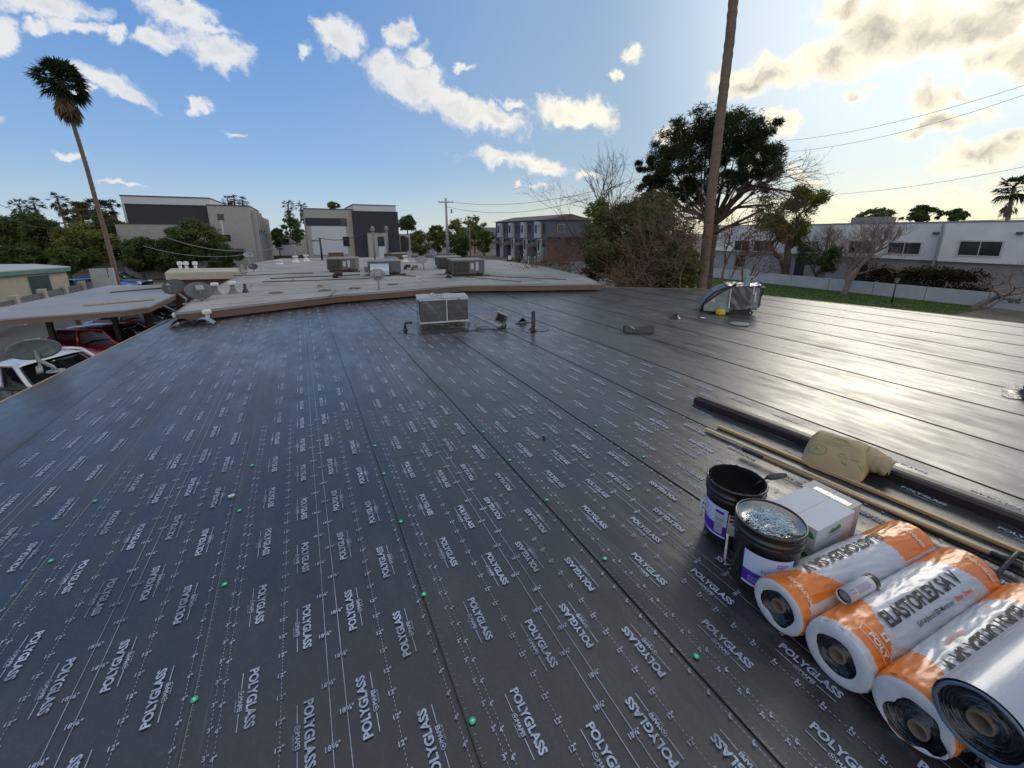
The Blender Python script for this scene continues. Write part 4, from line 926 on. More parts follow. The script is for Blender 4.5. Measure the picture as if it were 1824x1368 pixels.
# ------------------------------------------------------------ trees
BARK = M('bark', (.10, .075, .055), .95, var=.35, vs=3, bump=.8, bs=12); TWIG = M('pale_twigs', (.22, .16, .13), .9, var=.3, vs=3, bump=.2); TWIGR = M('reddish_twigs', (.17, .11, .085), .9, var=.3, vs=3, bump=.2); WHB = M('whitish_bark', (.26, .235, .20), .9, var=.3, bump=.5)
def leaf_cloud(mb, cents, n, size, rr, flat=.6, droop=0., wid=.42):
    for i in range(n):
        c, r = cents[i % len(cents)]
        u = rr.gauss(0, 1), rr.gauss(0, 1), rr.gauss(0, 1); l = math.sqrt(u[0]**2+u[1]**2+u[2]**2)+1e-6; q = r*(.35+.9*rr.random()**1.3)
        p = Vector((c[0]+u[0]/l*q, c[1]+u[1]/l*q, c[2]+u[2]/l*q*.75))
        a = Vector((rr.gauss(0, 1), rr.gauss(0, 1), rr.gauss(0, .7)-droop)).normalized(); b = a.cross(Vector((rr.gauss(0, 1), rr.gauss(0, 1), rr.gauss(0, 1)))).normalized()
        s = size*(.6+.8*rr.random()); a = a*s; b = b*s*wid
        mb.add([p-a, p+b*.9-a*.1, p+a, p-b*.9-a*.1], [(0, 1, 2, 3)])
def branch(mb, p, d, L, r, depth, rr, spread=.6, up=.15, ends=None, seg=3, nk=(2, 3), shrink=.74, mn=.004, wig=.16):
    pts = [Vector(p)]; rad = [r]; dd = Vector(d).normalized()
    for i in range(seg):
        dd = (dd+Vector((rr.gauss(0, wig), rr.gauss(0, wig), rr.gauss(0, wig)+up*.35))).normalized(); pts.append(pts[-1]+dd*L/seg); rad.append(r*(1-.38*(i+1)/seg))
    mb.tube(pts, rad, 7 if r > .08 else (4 if r > .02 else 3), cap=False)
    if depth <= 0:
        if ends is not None: ends.append(pts[-1])
        return
    for k in range(rr.randint(*nk)):
        t = pts[-1] if k == 0 else pts[rr.randint(1, seg)]
        nd = (dd+Vector((rr.gauss(0, spread), rr.gauss(0, spread), rr.gauss(0, spread*.6)+up))).normalized()
        branch(mb, t, nd, L*shrink*(.8+.4*rr.random()), max(mn, r*.6), depth-1, rr, spread, up, ends, seg, nk, shrink, mn, wig)
def ppm(px, py, d):
    f = F_*CP-(py-CY_)*SP; th = math.atan((px-CX_)/f); return d/f*math.cos(th)**2*1.04, d/f*math.cos(th)*1.04
def leafy(name, label, cat, px, py, d, wpx, hpx, lm, seed, n=5000, group=None, size=None, base=None, clumps=26, lean=0, bark=BARK, flat=1.):
    """crown centred at the pixel (px,py) at distance d; wpx,hpx its size in the photo"""
    rr = random.Random(seed); c = AT(px, py, d); kx, kz = ppm(px, py, d); W = wpx*kx/2; Hh = hpx*kz/2
    t = thing(name, label, cat, (c.x, c.y, GZ), group)
    cents = []
    for i in range(int(clumps*2)):
        a = rr.random()*6.28; zz = rr.random()*2-1; rad = math.sqrt(max(0, 1-zz*zz))*(.25+.85*rr.random())**.8; rad *= 1+.25*math.sin(a*3+seed)
        cents.append(((c.x+W*.82*rad*math.cos(a), c.y+W*.82*rad*math.sin(a), c.z+Hh*.80*zz), (.15+.17*rr.random())*min(W, Hh*1.2)))
    cents.append(((c.x, c.y, c.z), .5*min(W, Hh)))
    mb = MB(); top = Vector((c.x, c.y, c.z-Hh*.5)); r0 = max(.08, W*.07)
    mb.tube([(c.x+lean, c.y, GZ), (c.x+lean*.6, c.y, (GZ+top.z)/2), tuple(top), (c.x, c.y, c.z+Hh*.3)], [r0*1.25, r0, r0*.8, r0*.3], 8, cap=False)
    for q, r in cents[::5]: mb.tube([top-Vector((0, 0, Hh*.1)), top.lerp(Vector(q), .5)+Vector((0, 0, -.05*Hh)), Vector(q)], [r0*.45, r0*.25, r0*.1], 4, cap=False)
    mb.build('trunk', bark, t)
    mb = MB(); leaf_cloud(mb, cents, n, size or max(.07, W*.045), rr); mb.build('crown', lm, t); return t
GR1 = leafmat('leaf_dark_green', (.045, .075, .028), (.12, .165, .06)); GR2 = leafmat('leaf_olive', (.11, .13, .04), (.25, .26, .09)); GR3 = leafmat('leaf_mid_green', (.06, .095, .03), (.16, .20, .065)); GR4 = leafmat('leaf_yellow_green', (.09, .11, .02), (.24, .25, .06), .5); GRE = leafmat('leaf_grey_brown', (.10, .085, .05), (.22, .19, .11)); RUS = leafmat('leaf_rust', (.12, .06, .035), (.22, .12, .075))
# left belt
L = 'trees along the left boundary'
for i, (px, py, d, w_, h_, lm, lb) in enumerate([
    (8, 432, 62, 85, 92, GR3, 'broad mid green tree at the left edge of the photo, behind the white-roofed house'),
    (60, 424, 66, 90, 84, GR1, 'dark green tree second from the left edge behind the house'),
    (97, 430, 70, 62, 70, GR2, 'olive brownish tree between the dark tree and the tall left palm'),
    (150, 434, 60, 92, 70, GR2, 'light green tree with its trunk beside the parked blue car'),
    (196, 426, 66, 60, 84, GR1, 'dark tree right behind the trunk of the tall left palm'),
    (40, 455, 58, 70, 40, GR1, 'low dark tree just above the white roof edge of the house'),
    (118, 462, 57, 60, 40, GR3, 'low green tree in front of the boundary wall left of the parked cars'),
    (248, 452, 56, 62, 54, GR1, 'bushy dark tree in front of the left modern building, the left one of the pair'),
    (300, 452, 56, 66, 52, GR1, 'dark tree in front of the left modern building, low and in the middle'),
    (345, 432, 57, 78, 76, GR3, 'taller lighter green tree in front of the left modern building, nearest its grey tower'),
    (385, 452, 56, 70, 46, GR1, 'spreading dark tree at the foot of the grey tower of the left modern building')]):
    leafy('broadleaf_tree', lb, 'tree', px, py+2, d, w_*1.35, h_*1.12, lm, 100+i, 8000, L, size=.19, clumps=34)
leafy('eucalyptus_tree', 'tall grey-brown thin-leaved tree rising behind the left belt beside the palms', 'tree', 142, 388, 85, 62, 60, GRE, 55, 3800, size=.22, bark=WHB)
leafy('broadleaf_tree', 'sparse grey-brown treetop right of the tall grey-brown one, behind the left palm trunk', 'tree', 180, 398, 85, 50, 46, GRE, 56, 2300, size=.22, bark=WHB)
# centre
Cn = 'trees beyond the grey flat roof'
for i, (px, py, d, w_, h_, lm, lb) in enumerate([
    (520, 412, 110, 52, 50, GR1, 'dark tree between the two modern buildings, under the small palms'), (495, 425, 95, 26, 40, GR1, 'narrow dark tree beside the side wall of the left modern building'), (548, 395, 112, 20, 20, GR1, 'small dark treetop touching the left edge of the centre modern building'),
    (725, 398, 100, 38, 28, GR1, 'dark pointed tree right behind the centre modern building'), (592, 366, 130, 24, 12, GR2, 'small treetop peeping over the roof of the centre modern building'),
    (748, 432, 84, 46, 42, GR2, 'yellow-green tree immediately right of the centre modern building'), (778, 425, 90, 44, 50, GR3, 'green tree left of the tall utility pole'),
    (815, 418, 88, 44, 56, GR2, 'olive tree right of the tall utility pole'), (822, 436, 82, 56, 40, GR1, 'dark green bush-like tree behind the far right grey roof units'),
    (845, 405, 98, 40, 44, GR2, 'taller pale tree left of the grey townhouses'), (862, 430, 86, 36, 40, GR3, 'green tree at the left end of the grey townhouses'), (908, 396, 130, 22, 9, GR2, 'tiny treetop behind the roof of the grey townhouses')]):
    leafy('broadleaf_tree', lb, 'tree', px, py, d, w_, h_, lm, 200+i, 3600, Cn, size=.26)
# behind the white row on the right
for i, (px, py, d, w_, h_, lm, lb, n) in enumerate([
    (1645, 381, 78, 74, 30, GR1, "wide dark tree behind the roof of the white row, left of the small treetop", 3600), (1704, 384, 78, 44, 22, GR1, 'small dark treetop behind the roof of the white row, right of the wide one', 1600), (1562, 386, 76, 90, 28, GR3, 'low green treetop behind the roof of the white row beside the bare tree', 3000)]):
    leafy('broadleaf_tree', lb, 'tree', px, py, d, w_, h_, lm, 300+i, n, 'treetops behind the white row', size=.2)
def at_u(px, py, u): return PU(px, py, u)
# willowy green tree on the lawn side and its neighbours
def mixed(name, label, px, py, ptop, u, seed, lm=None, nleaf=0, depth=5, spread=.5, up=.2, L=1.4, r=.12, twig=TWIG, leaf=.10, lean=(0, 0), nk=(2, 3), lr=.35):
    b = PU(px, py, u); b = Vector((u, b.y, GZ)); rr = random.Random(seed)
    t = thing(name, label, 'tree', b); mb = MB(); ends = []
    branch(mb, b, (lean[0], lean[1], 1), L, r, depth, rr, spread, up, ends, nk=nk)
    # scale so that the top reaches the wanted height
    top = PU(px, ptop, u).z; zt = max(v[2] for v in mb.v); k = (top-GZ)/(zt-GZ)
    mb.v = [(b.x+(v[0]-b.x)*k, b.y+(v[1]-b.y)*k, GZ+(v[2]-GZ)*k) for v in mb.v]; ends = [b+(e-b)*k for e in ends]
    mb.build('branches', twig, t)
    if lm:
        mb = MB(); leaf_cloud(mb, [(tuple(e), lr) for e in ends], nleaf, leaf, rr, droop=.5); mb.build('crown', lm, t)
    return t
mixed('green_tree', "feathery yellow-green tree before the white row, right of the big pine", 1400, 492, 345, 41.5, 11, GR4, 17000, 5, .5, .2, 1.6, .20, BARK, .11, lr=.6)
mixed('bare_tree', 'leafless tree with many fine upswept twigs on the lawn in front of the white row', 1503, 521, 372, 37.5, 24, None, 0, 7, .48, .13, 1.2, .13, TWIG, nk=(3, 3))
mixed('bare_tree', 'leafless tree behind the low wall left of the one on the lawn', 1462, 500, 372, 41.8, 31, None, 0, 6, .5, .12, 1.2, .12, TWIG, nk=(3, 3))
mixed('dark_tree', 'small dark crooked tree against the white row, between the green tree and the bare tree', 1455, 505, 440, 41, 17, GR1, 4200, 4, .6, .1, .9, .10, BARK, .10, lr=.35)
t = mixed('bare_tree', "low crooked bare tree leaning over the low white wall, near the right edge", 1735, 543, 462, 37.6, 43, None, 0, 6, .5, .05, .6, .08, TWIG, lean=(0, -.9))
# hedge over the wall
rr = random.Random(77); A = PU(1548, 490, 40.6); B = PU(1752, 500, 40.6); hz = PU(1650, 472, 40.6).z; cents = []
for i in range(46):
    t_ = i/45; c = A.lerp(B, t_); cents.append(((40.9+rr.gauss(0, .25), c.y, -2.3+rr.random()*(hz+2.0)*.9), .55))
t = thing('hedge', 'long dark reddish-green hedge behind the low white wall', 'hedge', (40.8, (A.y+B.y)/2, GZ))
mb = MB(); leaf_cloud(mb, cents, 9000, .10, rr); mb.build('foliage', leafmat('leaf_hedge', (.022, .026, .014), (.075, .055, .03)), t)
mb = MB(); [mb.tube([(40.9, A.y+(B.y-A.y)*i/9, GZ), (40.9+rr.gauss(0, .1), A.y+(B.y-A.y)*i/9, -1.4)], .05, 5) for i in range(10)]; mb.build('stems', BARK, t)
# big shrub mass behind the roof edge, with dead twigs
GRW = leafmat('leaf_willow', (.075, .08, .035), (.20, .19, .095), .45)
def shrubmass():
    base = G(1150, 560, GZ)
    d0_ = 17.5
    for i, (px, py, w_, h_, lm, lb, n) in enumerate([(1125, 440, 175, 160, GRW, 'dense green willow-like shrub just beyond the far roof edge, the biggest of the clump', 26000), (1212, 462, 80, 110, GR2, 'yellowish shrub at the right foot of the clump beside the palm trunk', 9000), (1070, 392, 64, 74, GR2, 'thin olive shrub at the upper left of the clump', 2600), (1165, 385, 100, 90, GRW, 'green shrub top in the middle of the clump below the pine', 6000), (1062, 462, 50, 80, GR1, 'dark shrub at the lower left of the clump over the roof edge', 5000), (1180, 505, 120, 40, GR2, 'low olive growth at the very foot of the clump along the roof edge', 6000)]):
        leafy('shrub', lb, 'shrub', px, py, d0_+i*.3, w_, h_, lm, 400+i, n, 'shrubs beyond the far roof edge', size=.075, clumps=44)
shrubmass()
def bare(name, label, px, py0, ptop, d, seed, depth, twig, spread=.5, up=.15, L=1.6, r=.1, lean=(0, 0), nk=(2, 3), shrink=.76, lv=None, nl=0, cat='tree'):
    b = AT(px, py0, d); b.z = GZ; rr = random.Random(seed); t = thing(name, label, cat, b); mb = MB(); ends = []
    branch(mb, b, (lean[0], lean[1], 1), L, r, depth, rr, spread, up, ends, nk=nk, shrink=shrink)
    top = AT(px, ptop, d).z; zt = max(v[2] for v in mb.v); k = (top-GZ)/(zt-GZ)
    mb.v = [(b.x+(v[0]-b.x)*k, b.y+(v[1]-b.y)*k, GZ+(v[2]-GZ)*k) for v in mb.v]; ends = [b+(e-b)*k for e in ends]
    mb.build('branches', twig, t)
    if lv: mb = MB(); leaf_cloud(mb, [(tuple(e), .3) for e in ends], nl, .05, rr); mb.build('crown', lv, t)
    return t
bare('bare_tree', 'tall leafless dark twiggy tree rising above the shrub clump left of the pine', 1120, 500, 256, 21, 5, 6, M('dark_twigs', (.07, .055, .045), .9), .5, .12, 2.0, .09, nk=(3, 3))
bare('bare_tree', 'leafless twisting tree with arching twigs at the left side of the shrub clump', 1065, 500, 305, 20, 9, 7, M('dark_twigs', (.07, .055, .045), .9), .6, .05, 1.8, .07, (-.2, 0))
bare('dead_tree', 'rust brown dead thicket of twigs between the shrub clump and the palm trunk', 1205, 500, 312, 16.5, 15, 7, M('brown_twigs', (.20, .135, .10), .9), .55, .08, 1.3, .045, nk=(3, 3), lv=RUS, nl=2500)
bare('dead_tree', 'grey tangle of dead drooping twigs over the front of the shrub clump', 1165, 500, 385, 17.6, 19, 6, TWIG, .75, -.02, 1.1, .035, nk=(3, 3))
bare('dead_tree', "reddish bare thicket left of the shrub clump, in front of the grey townhouses", 1048, 500, 370, 19, 29, 6, TWIGR, .55, .05, 1.2, .05, nk=(3, 3), lv=RUS, nl=3500)
bare('bare_shrub', 'pale leafless shrub between the grey roof units and the grey townhouses', 862, 470, 428, 62, 33, 6, TWIG, .6, .02, 1.2, .06, cat='shrub')
bare('bare_shrub', 'pinkish leafless shrub in front of the brick end of the grey townhouses', 1010, 485, 450, 42, 35, 6, TWIGR, .6, .02, 1.2, .05, cat='shrub')
# the big pine behind the palm
def pine():
    d = 24.; c = AT(1262, 480, d); t = thing('pine_tree', "huge dark pine with a ragged domed crown behind the tall palm trunk", 'tree', (c.x, c.y, GZ)); rr = random.Random(12)
    mb = MB(); root = Vector((c.x, c.y, GZ)); fork = AT(1272, 400, d)
    mb.tube([root, AT(1262, 450, d), fork], [.34, .30, .26], 10, cap=False)
    cl = []
    for px, py, r in [(1190,255,32),(1215,235,34),(1245,225,34),(1280,222,34),(1315,222,34),(1345,232,32),(1365,255,30),(1372,280,26),(1180,285,34),(1210,275,36),(1250,262,38),(1290,262,38),(1330,265,34),(1170,315,26),(1195,310,30),(1235,300,34),(1335,295,26),(1370,305,22),(1168,340,20),(1300,245,36),(1225,325,22),(1360,240,20),(1205,345,18),(1150,330,12),(1240,345,24),(1265,325,26),(1290,300,26),(1315,315,18),(1345,322,16),(1185,362,16),(1160,300,14)]:
        for q in range(8):
            p = AT(min(1385, px+rr.gauss(0, 15)), py+rr.gauss(0, 12), d+rr.uniform(-3.2, 3.2)); cl.append((tuple(p), r*d/F_*(.26+.24*rr.random())))
    for i, (p, r) in enumerate(cl):
        if i % 9 == 0:
            P = Vector(p); m1 = fork.lerp(P, .45)+Vector((rr.gauss(0, .25), rr.gauss(0, .25), -.2)); mb.tube([fork, fork.lerp(m1, .5)+Vector((0, 0, .15)), m1, m1.lerp(P, .6)+Vector((0, 0, .1)), P], [.11, .08, .055, .035, .015], 5, cap=False)
    ends = []
    for i, (x1, y1, x2, y2) in enumerate([(1320, 345, 1375, 320), (1310, 370, 1355, 365), (1330, 330, 1400, 340), (1300, 380, 1345, 340)]):
        P1, P2 = AT(x1, y1, d-1.5), AT(x2, y2, d-2.2); mb.tube([fork, P1, P2], [.12, .08, .04], 5, cap=False)
        for q in range(4): branch(mb, P1.lerp(P2, .3+.22*q), (P2-P1).normalized()+Vector((0, 0, -.1)), .9, .03, 4, rr, .6, -.05, ends, nk=(2, 3))
    mb.tube([AT(1268, 418, d-1), AT(1310, 398, d-1.5), AT(1362, 372, d-2)], [.10, .07, .04], 6); mb.tube([AT(1285, 408, d-1), AT(1330, 396, d-1.4), AT(1345, 393, d-1.5)], [.06, .04, .02], 5)
    mb.build('trunk', M('pine_bark', (.085, .06, .045), .95, var=.4, vs=3, bump=1, bs=10), t)
    mb = MB(); leaf_cloud(mb, cl, 60000, .13, rr, wid=.13); mb.build('crown', leafmat('pine_needles', (.018, .032, .014), (.055, .075, .03), .25), t)
    b = AT(1252, 500, 23); bare('dead_tree', 'rust brown dead saplings against the foot of the pine', 1298, 500, 330, 21, 61, 6, TWIGR, .5, .12, 1.4, .08, lv=RUS, nl=1600)
pine()
# ------------------------------------------------------------ palms
PB = M('palm_bark', (.17, .115, .085), .95, var=.25, vs=3, bump=1., bs=9, stretch=(1, 1, 5)); FR = leafmat('palm_frond', (.018, .035, .014), (.055, .075, .028), .3); DEADF = M('dead_frond', (.16, .115, .065), .9, var=.3)
def crown(mbg, mbd, c, R_, rr, nf=34, nd=26, leaf=13, drop=1.0):
    for i in range(nf+nd):
        dead = i >= nf
        az = rr.random()*6.28; elv = rr.uniform(-.85, 1.45) if not dead else rr.uniform(-1.5, -1.0)
        Lp = R_*(.42+.16*rr.random())*(1 if not dead else .8); d = Vector((math.cos(az)*math.cos(elv), math.sin(az)*math.cos(elv), math.sin(elv)))
        p0 = c+Vector((0, 0, -(.1+.75*rr.random())*R_*.9 if dead else 0)); p1 = p0+d*Lp+Vector((0, 0, -.08*R_)); mb = mbd if dead else mbg
        mb.tube([p0, p0.lerp(p1, .5)+Vector((0, 0, .05*R_)), p1], [R_*.014, R_*.011, R_*.007], 3, cap=False, smooth=False)
        side = d.cross(Vector((0, 0, 1)));
        if side.length < .05: side = Vector((1, 0, 0))
        side.normalize(); upn = side.cross(d)
        for k in range(leaf):
            a = (k/(leaf-1)-.5)*2.5; dirn = (d*math.cos(a)+side*math.sin(a)+upn*rr.uniform(-.15, .15)).normalized(); Lf = R_*(.44+.14*rr.random())*(1-.25*abs(a)/1.2)
            wv = (upn*.5+side*math.cos(a)*.7-d*math.sin(a)*.7).normalized()*R_*.032
            m = p1+dirn*Lf*.55+Vector((0, 0, -.03*R_)); e = p1+dirn*Lf+Vector((0, 0, -R_*(.06+.22*rr.random())*drop))
            mb.add([p1, m-wv, e, m+wv], [(0, 1, 2, 3)])
def palm(label, trunk_px, d, r0, r1, R_, seed, nf=34, nd=26, leaf=13, group=None, bpy_=None, skirt=True):
    pts = [AT(x, y, d) for x, y in trunk_px]; pts[0].z = min(pts[0].z, GZ) if bpy_ is None else pts[0].z
    t = thing('palm_tree', label, 'palm tree', (pts[0].x, pts[0].y, GZ), group); rr = random.Random(seed)
    P = [];
    for i in range(len(pts)-1):
        for q in range(14): P.append(pts[i].lerp(pts[i+1], q/14))
    P.append(pts[-1]); n = len(P); mb = MB(); mb.tube(P, [(r0+(r1-r0)*(i/(n-1))**.6)*(1+.05*math.sin(i*2.3)+.05*(i % 2)+.04*noise.noise(Vector((i*.7, seed, 0)))) for i in range(n)], 14, cap=False); mb.build('trunk', PB, t)
    g, dd = MB(), MB(); crown(g, dd, pts[-1], R_, rr, nf, nd, leaf); g.build('crown', FR, t); dd.build('dead_fronds', DEADF, t); return t
palm('very tall leaning palm with a shaggy crown, alone at the left of the photo', [(212, 512), (200, 462), (186, 410), (170, 355), (155, 300), (138, 245), (124, 200), (106, 140)], 44, .165, .11, 1.65, 3, 100, 40, 15)
palm("very tall palm trunk before the big pine, running out of the photo's top", [(1250, 520), (1258, 440), (1268, 340), (1284, 200), (1300, 70), (1312, -60), (1325, -260), (1336, -420)], 17.5, .19, .14, 2.3, 4, 40, 30, 13)
Pg = 'small far palms'
p0 = palm('small far palm nearest the left edge of the photo', [(46, 398), (40, 385), (34, 367)], 140, .22, .2, 2.2, 11, 26, 14, 9, Pg, 1)
for nm, tr, d, s in (('small far palm second from the left edge', [(72, 396), (66, 380), (60, 364)], 140, 12), ('small far palm third from the left, taller with a long trunk', [(120, 415), (112, 385), (102, 355)], 135, 13), ('small far palm just right of the tall left palm trunk', [(210, 395), (204, 380), (197, 366)], 140, 14),
    ('small palm crown above the left modern building, leftmost of the trio', [(408, 366), (407, 361), (405, 356)], 150, 15), ('small palm crown above the left modern building, middle of the trio', [(418, 366), (418, 361), (417, 355)], 150, 16), ('small palm crown above the left modern building, rightmost of the trio', [(432, 367), (432, 362), (432, 357)], 150, 17),
    ('far palm between the two modern buildings, the taller upper crown', [(518, 420), (515, 390), (513, 364)], 150, 18), ('far palm between the two modern buildings, the lower crown', [(517, 410), (516, 395), (515, 382)], 150, 19), ('far palm touching the left edge of the centre modern building', [(536, 395), (536, 380), (536, 368)], 150, 20)):
    palm(nm, tr, d, .22, .18, 1.9 if s in (15, 16, 17, 19) else 2.2, s, 26, 12, 9, Pg, 1)
palm('bushy palm right behind the tall left palm trunk', [(184, 420), (178, 398), (172, 372)], 90, .25, .22, 2.5, 21, 36, 24, 11, None, 1)
palm("palm with a pale leaning trunk above the white row at the right edge", [(1795, 392), (1800, 365), (1806, 335)], 62, .17, .14, 1.6, 22, 40, 8, 11, None, 1)
# ------------------------------------------------------------ neighbouring flat roof and what stands on it
ZA = .24
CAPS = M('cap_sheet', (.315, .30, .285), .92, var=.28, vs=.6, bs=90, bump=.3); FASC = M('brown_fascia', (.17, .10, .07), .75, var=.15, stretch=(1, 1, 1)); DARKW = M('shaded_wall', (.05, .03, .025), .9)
GUN = M('unit_grey', (.105, .11, .125), .5, .1, var=.1); GUND = M('coil_dark', (.022, .022, .022), .6); LOUV = M('louvre_grey', (.085, .082, .08), .5); LBLW = M('unit_label', (.42, .46, .48), .5, bump=0)
nb = thing('apartment_building', 'low neighbouring building with a pale grey flat roof and brown fascia behind the black roof', 'building', (2, 18, GZ))
near = [G(230, 590, ZA), G(300, 562, ZA), G(380, 551, ZA), G(600, 526, ZA), G(740, 515.5, ZA), G(825, 508, ZA), G(960, 507, ZA), G(1120, 505, ZA)]
bk_ = [G(x, y, ZA) for x, y in ((1072, 505.5), (1040, 491), (965, 474), (885, 463), (700, 458), (500, 460))]
R2 = [(0, 0)]+[(near[i].x, near[i].y) for i in (2, 3, 4, 5, 6)]+[(q.x, q.y) for q in bk_[:5]]
Lf = [G(310, 558, ZA), G(345, 533, ZA), G(405, 500, ZA), G(436, 489, ZA), G(442, 470, ZA), G(500, 460.5, ZA)]
R2 = [(Lf[0].x, Lf[0].y)]+R2[1:]+[(q.x, q.y) for q in Lf[::-1][:5]]
MB().prism(R2, ZA-.035, ZA).build('roof_surface', CAPS, nb)
fo = [(x*1.0+.0, y) for x, y in R2]; cxy = (2.5, 18)
def inset(P, d): return [(x+(cxy[0]-x)*d/math.hypot(cxy[0]-x, cxy[1]-y), y+(cxy[1]-y)*d/math.hypot(cxy[0]-x, cxy[1]-y)) for x, y in P]
MB().prism(inset(R2, .02), ZA-.175, ZA-.036).build('fascia', FASC, nb)
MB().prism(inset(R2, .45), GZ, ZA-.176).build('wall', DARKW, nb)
mb = MB(); Pn = R2+[R2[0]]
for i in range(len(R2)):
    a, b = Vector((*Pn[i], 0)), Vector((*Pn[i+1], 0)); q0 = Vector((*inset([Pn[i]], .05)[0], 0)); q1 = Vector((*inset([Pn[i+1]], .05)[0], 0))
    mb.quad((a.x, a.y, ZA+.006), (b.x, b.y, ZA+.006), (q1.x, q1.y, ZA+.006), (q0.x, q0.y, ZA+.006))
mb.build('edge_metal', M('edge_strip', (.20, .15, .12), .6), nb)
# sheet joints and patches
mb = MB(); rr = random.Random(4)
def inside(x, y, P=R2):
    c = False; n = len(P)
    for i in range(n):
        (x0, y0), (x1, y1) = P[i], P[(i+1) % n]
        if (y0 > y) != (y1 > y) and x < (x1-x0)*(y-y0)/(y1-y0)+x0: c = not c
    return c
for k in range(16):
    y = 9.3+k*.98+.05*rr.random(); seg = [x*.25 for x in range(-20, 44) if inside(x*.25, y)]
    if seg: mb.quad((seg[0]+.2, y, ZA+.003), (seg[-1]-.2, y, ZA+.003), (seg[-1]-.2, y+.025, ZA+.003), (seg[0]+.2, y+.025, ZA+.003))
for k in range(26):
    x = rr.uniform(-2, 8.5); y = rr.uniform(10, 25); y = 9.3+.98*round((y-9.3)/.98)
    if inside(x, y+.1) and inside(x, y+.9): mb.quad((x, y, ZA+.0035), (x+.022, y, ZA+.0035), (x+.022, y+.98, ZA+.0035), (x, y+.98, ZA+.0035))
mb.build('sheet_joints', M('joint_dark', (.14, .125, .115), .9), nb)
mb = MB()
for px0, py0, px1, py1, wd in ((480, 497, 640, 490, .06), (470, 503, 660, 497, .05), (800, 486, 900, 494, .04), (900, 494, 1010, 499, .04), (415, 492, 560, 487, .05), (700, 490, 740, 493, .06), (830, 494, 930, 503, .035)):
    a, b = G(px0, py0, ZA), G(px1, py1, ZA); pts = [a.lerp(b, i/10)+Vector((.04*math.sin(i*1.7+px0), .04*math.cos(i+px0), .02)) for i in range(11)]; MB().tube(pts, wd*.3, 5).build('conduit', M('dusty_conduit', (.10, .085, .075), .8), nb)
def ac_unit(label, px0, px1, pyb, pyt, rz, dep, duct=False, lab=True, coil=.5):
    a = G(px0, pyb, ZA); k = math.hypot(a.x, a.y); b = G(px1, pyb, ZA); W = (b-a).length; g = G((px0+px1)/2, pyb, ZA)
    h = (H_-ZA)*(pyb-pyt)/(pyb-YH_)
    t = thing('air_conditioner', label, 'air conditioner', (g.x, g.y, ZA), 'rooftop air conditioners on the neighbouring roof', rz=R(rz))
    x0, x1 = -W/2, W/2
    MB().box((x0, 0, .09), (x1, dep, h-.035), bev=.012).build('casing', GUN, t, world=False)
    MB().box((x0-.02, -.02, h-.034), (x1+.02, dep+.02, h), bev=.008).build('top_panel', M('faded_top', (.22, .21, .20), .7, var=.3), t, world=False)
    xc = x0+(x1-x0)*coil
    if not duct:
        MB().box((x0+.02, -.004, .12), (xc, -.001, h-.07)).build('coil', GUND, t, world=False)
        mb = MB(); n = int((xc-x0)/.045)
        for i in range(n): q = x0+.03+i*(xc-x0-.03)/n; mb.box((q, -.02, .12), (q+.014, -.0045, h-.07))
        for q in (.12, .12+(h-.19)*.5, h-.075): mb.box((x0+.01, -.024, q), (xc+.01, -.0205, q+.012))
        mb.build('louvres', LOUV, t, world=False)
        # left side louvres
        mb = MB(); 
        for i in range(int(dep/.06)): mb.box((x0-.018, .03+i*.06, .12), (x0-.003, .05+i*.06, h-.07))
        mb.build('side_louvres', LOUV, t, world=False)
    else:
        mb = MB(); n = 8; vs = []
        for i in range(n+1):
            q = math.pi/2*i/n; vs += [(x0+.08, -.30*math.cos(math.pi/2-q)-.0, .30*0+h-.08-.25*(1-math.cos(q))) , (x1-W*.38, -.30*math.cos(math.pi/2-q), h-.08-.25*(1-math.cos(q)))]
        vs += [(x0+.08, -.30, .05), (x1-W*.38, -.30, .05)]
        m_ = len(vs)//2; mb.add(vs, [(2*i, 2*i+1, 2*i+3, 2*i+2) for i in range(m_-1)]+[tuple(range(0, 2*m_, 2))+((0),)[:0], tuple(range(1, 2*m_, 2))[::-1]])
        mb.build('metal_duct', M('bright_duct', (.42, .48, .55), .28, .6, var=.1), t, world=False)
        mb = MB(); mb.box((x0-.12, .05, .12), (x0-.01, dep-.1, h*.55)); mb.build('side_box', GUN, t, world=False)
    if lab:
        mb = MB()
        for q, z0, z1 in ((xc+W*.06, .42, .78), (xc+W*.22, .35, .85)): mb.quad((q, -.003, h*z0), (q+W*.09, -.003, h*z0), (q+W*.09, -.003, h*z1), (q, -.003, h*z1))
        mb.build('warning_label', LBLW, t, world=False)
    MB().box((x0+.05, .03, .008), (x1-.05, .11, .088)).build('base_rail', DARKW, t, world=False); MB().box((x0+.05, dep-.1, .008), (x1-.05, dep-.02, .088)).build('base_rail', DARKW, t, world=False); mb = MB(); mb.tube([(x1-.25, -.03, .12), (x1-.1, -.08, .05), (x1+.15, -.12, .03)], .025, 6); mb.build('drain_pipe', DARKW, t, world=False)
ac_unit('grey roof air conditioner with dark louvres, leftmost of those on the neighbouring roof', 586, 633, 485, 459.5, -14, 1.0)
ac_unit('roof air conditioner with a bright curved metal duct in front, beside a satellite dish', 658, 714, 491, 464, -8, .9, duct=True, lab=False)
ac_unit('grey roof air conditioner half hidden behind the rightmost one', 781, 822, 479, 457, -10, 1.0)
ac_unit('grey roof air conditioner with two pale labels, rightmost of those on the neighbouring roof', 807, 864, 492.5, 462, -10, 1.1)
DSH = M('dish_grey', (.24, .26, .27), .5, .1, var=.12); DSHD = M('dish_dark', (.05, .055, .06), .5, .1, var=.25); ARM = M('dish_arm', (.30, .31, .30), .5, .2, var=.2)
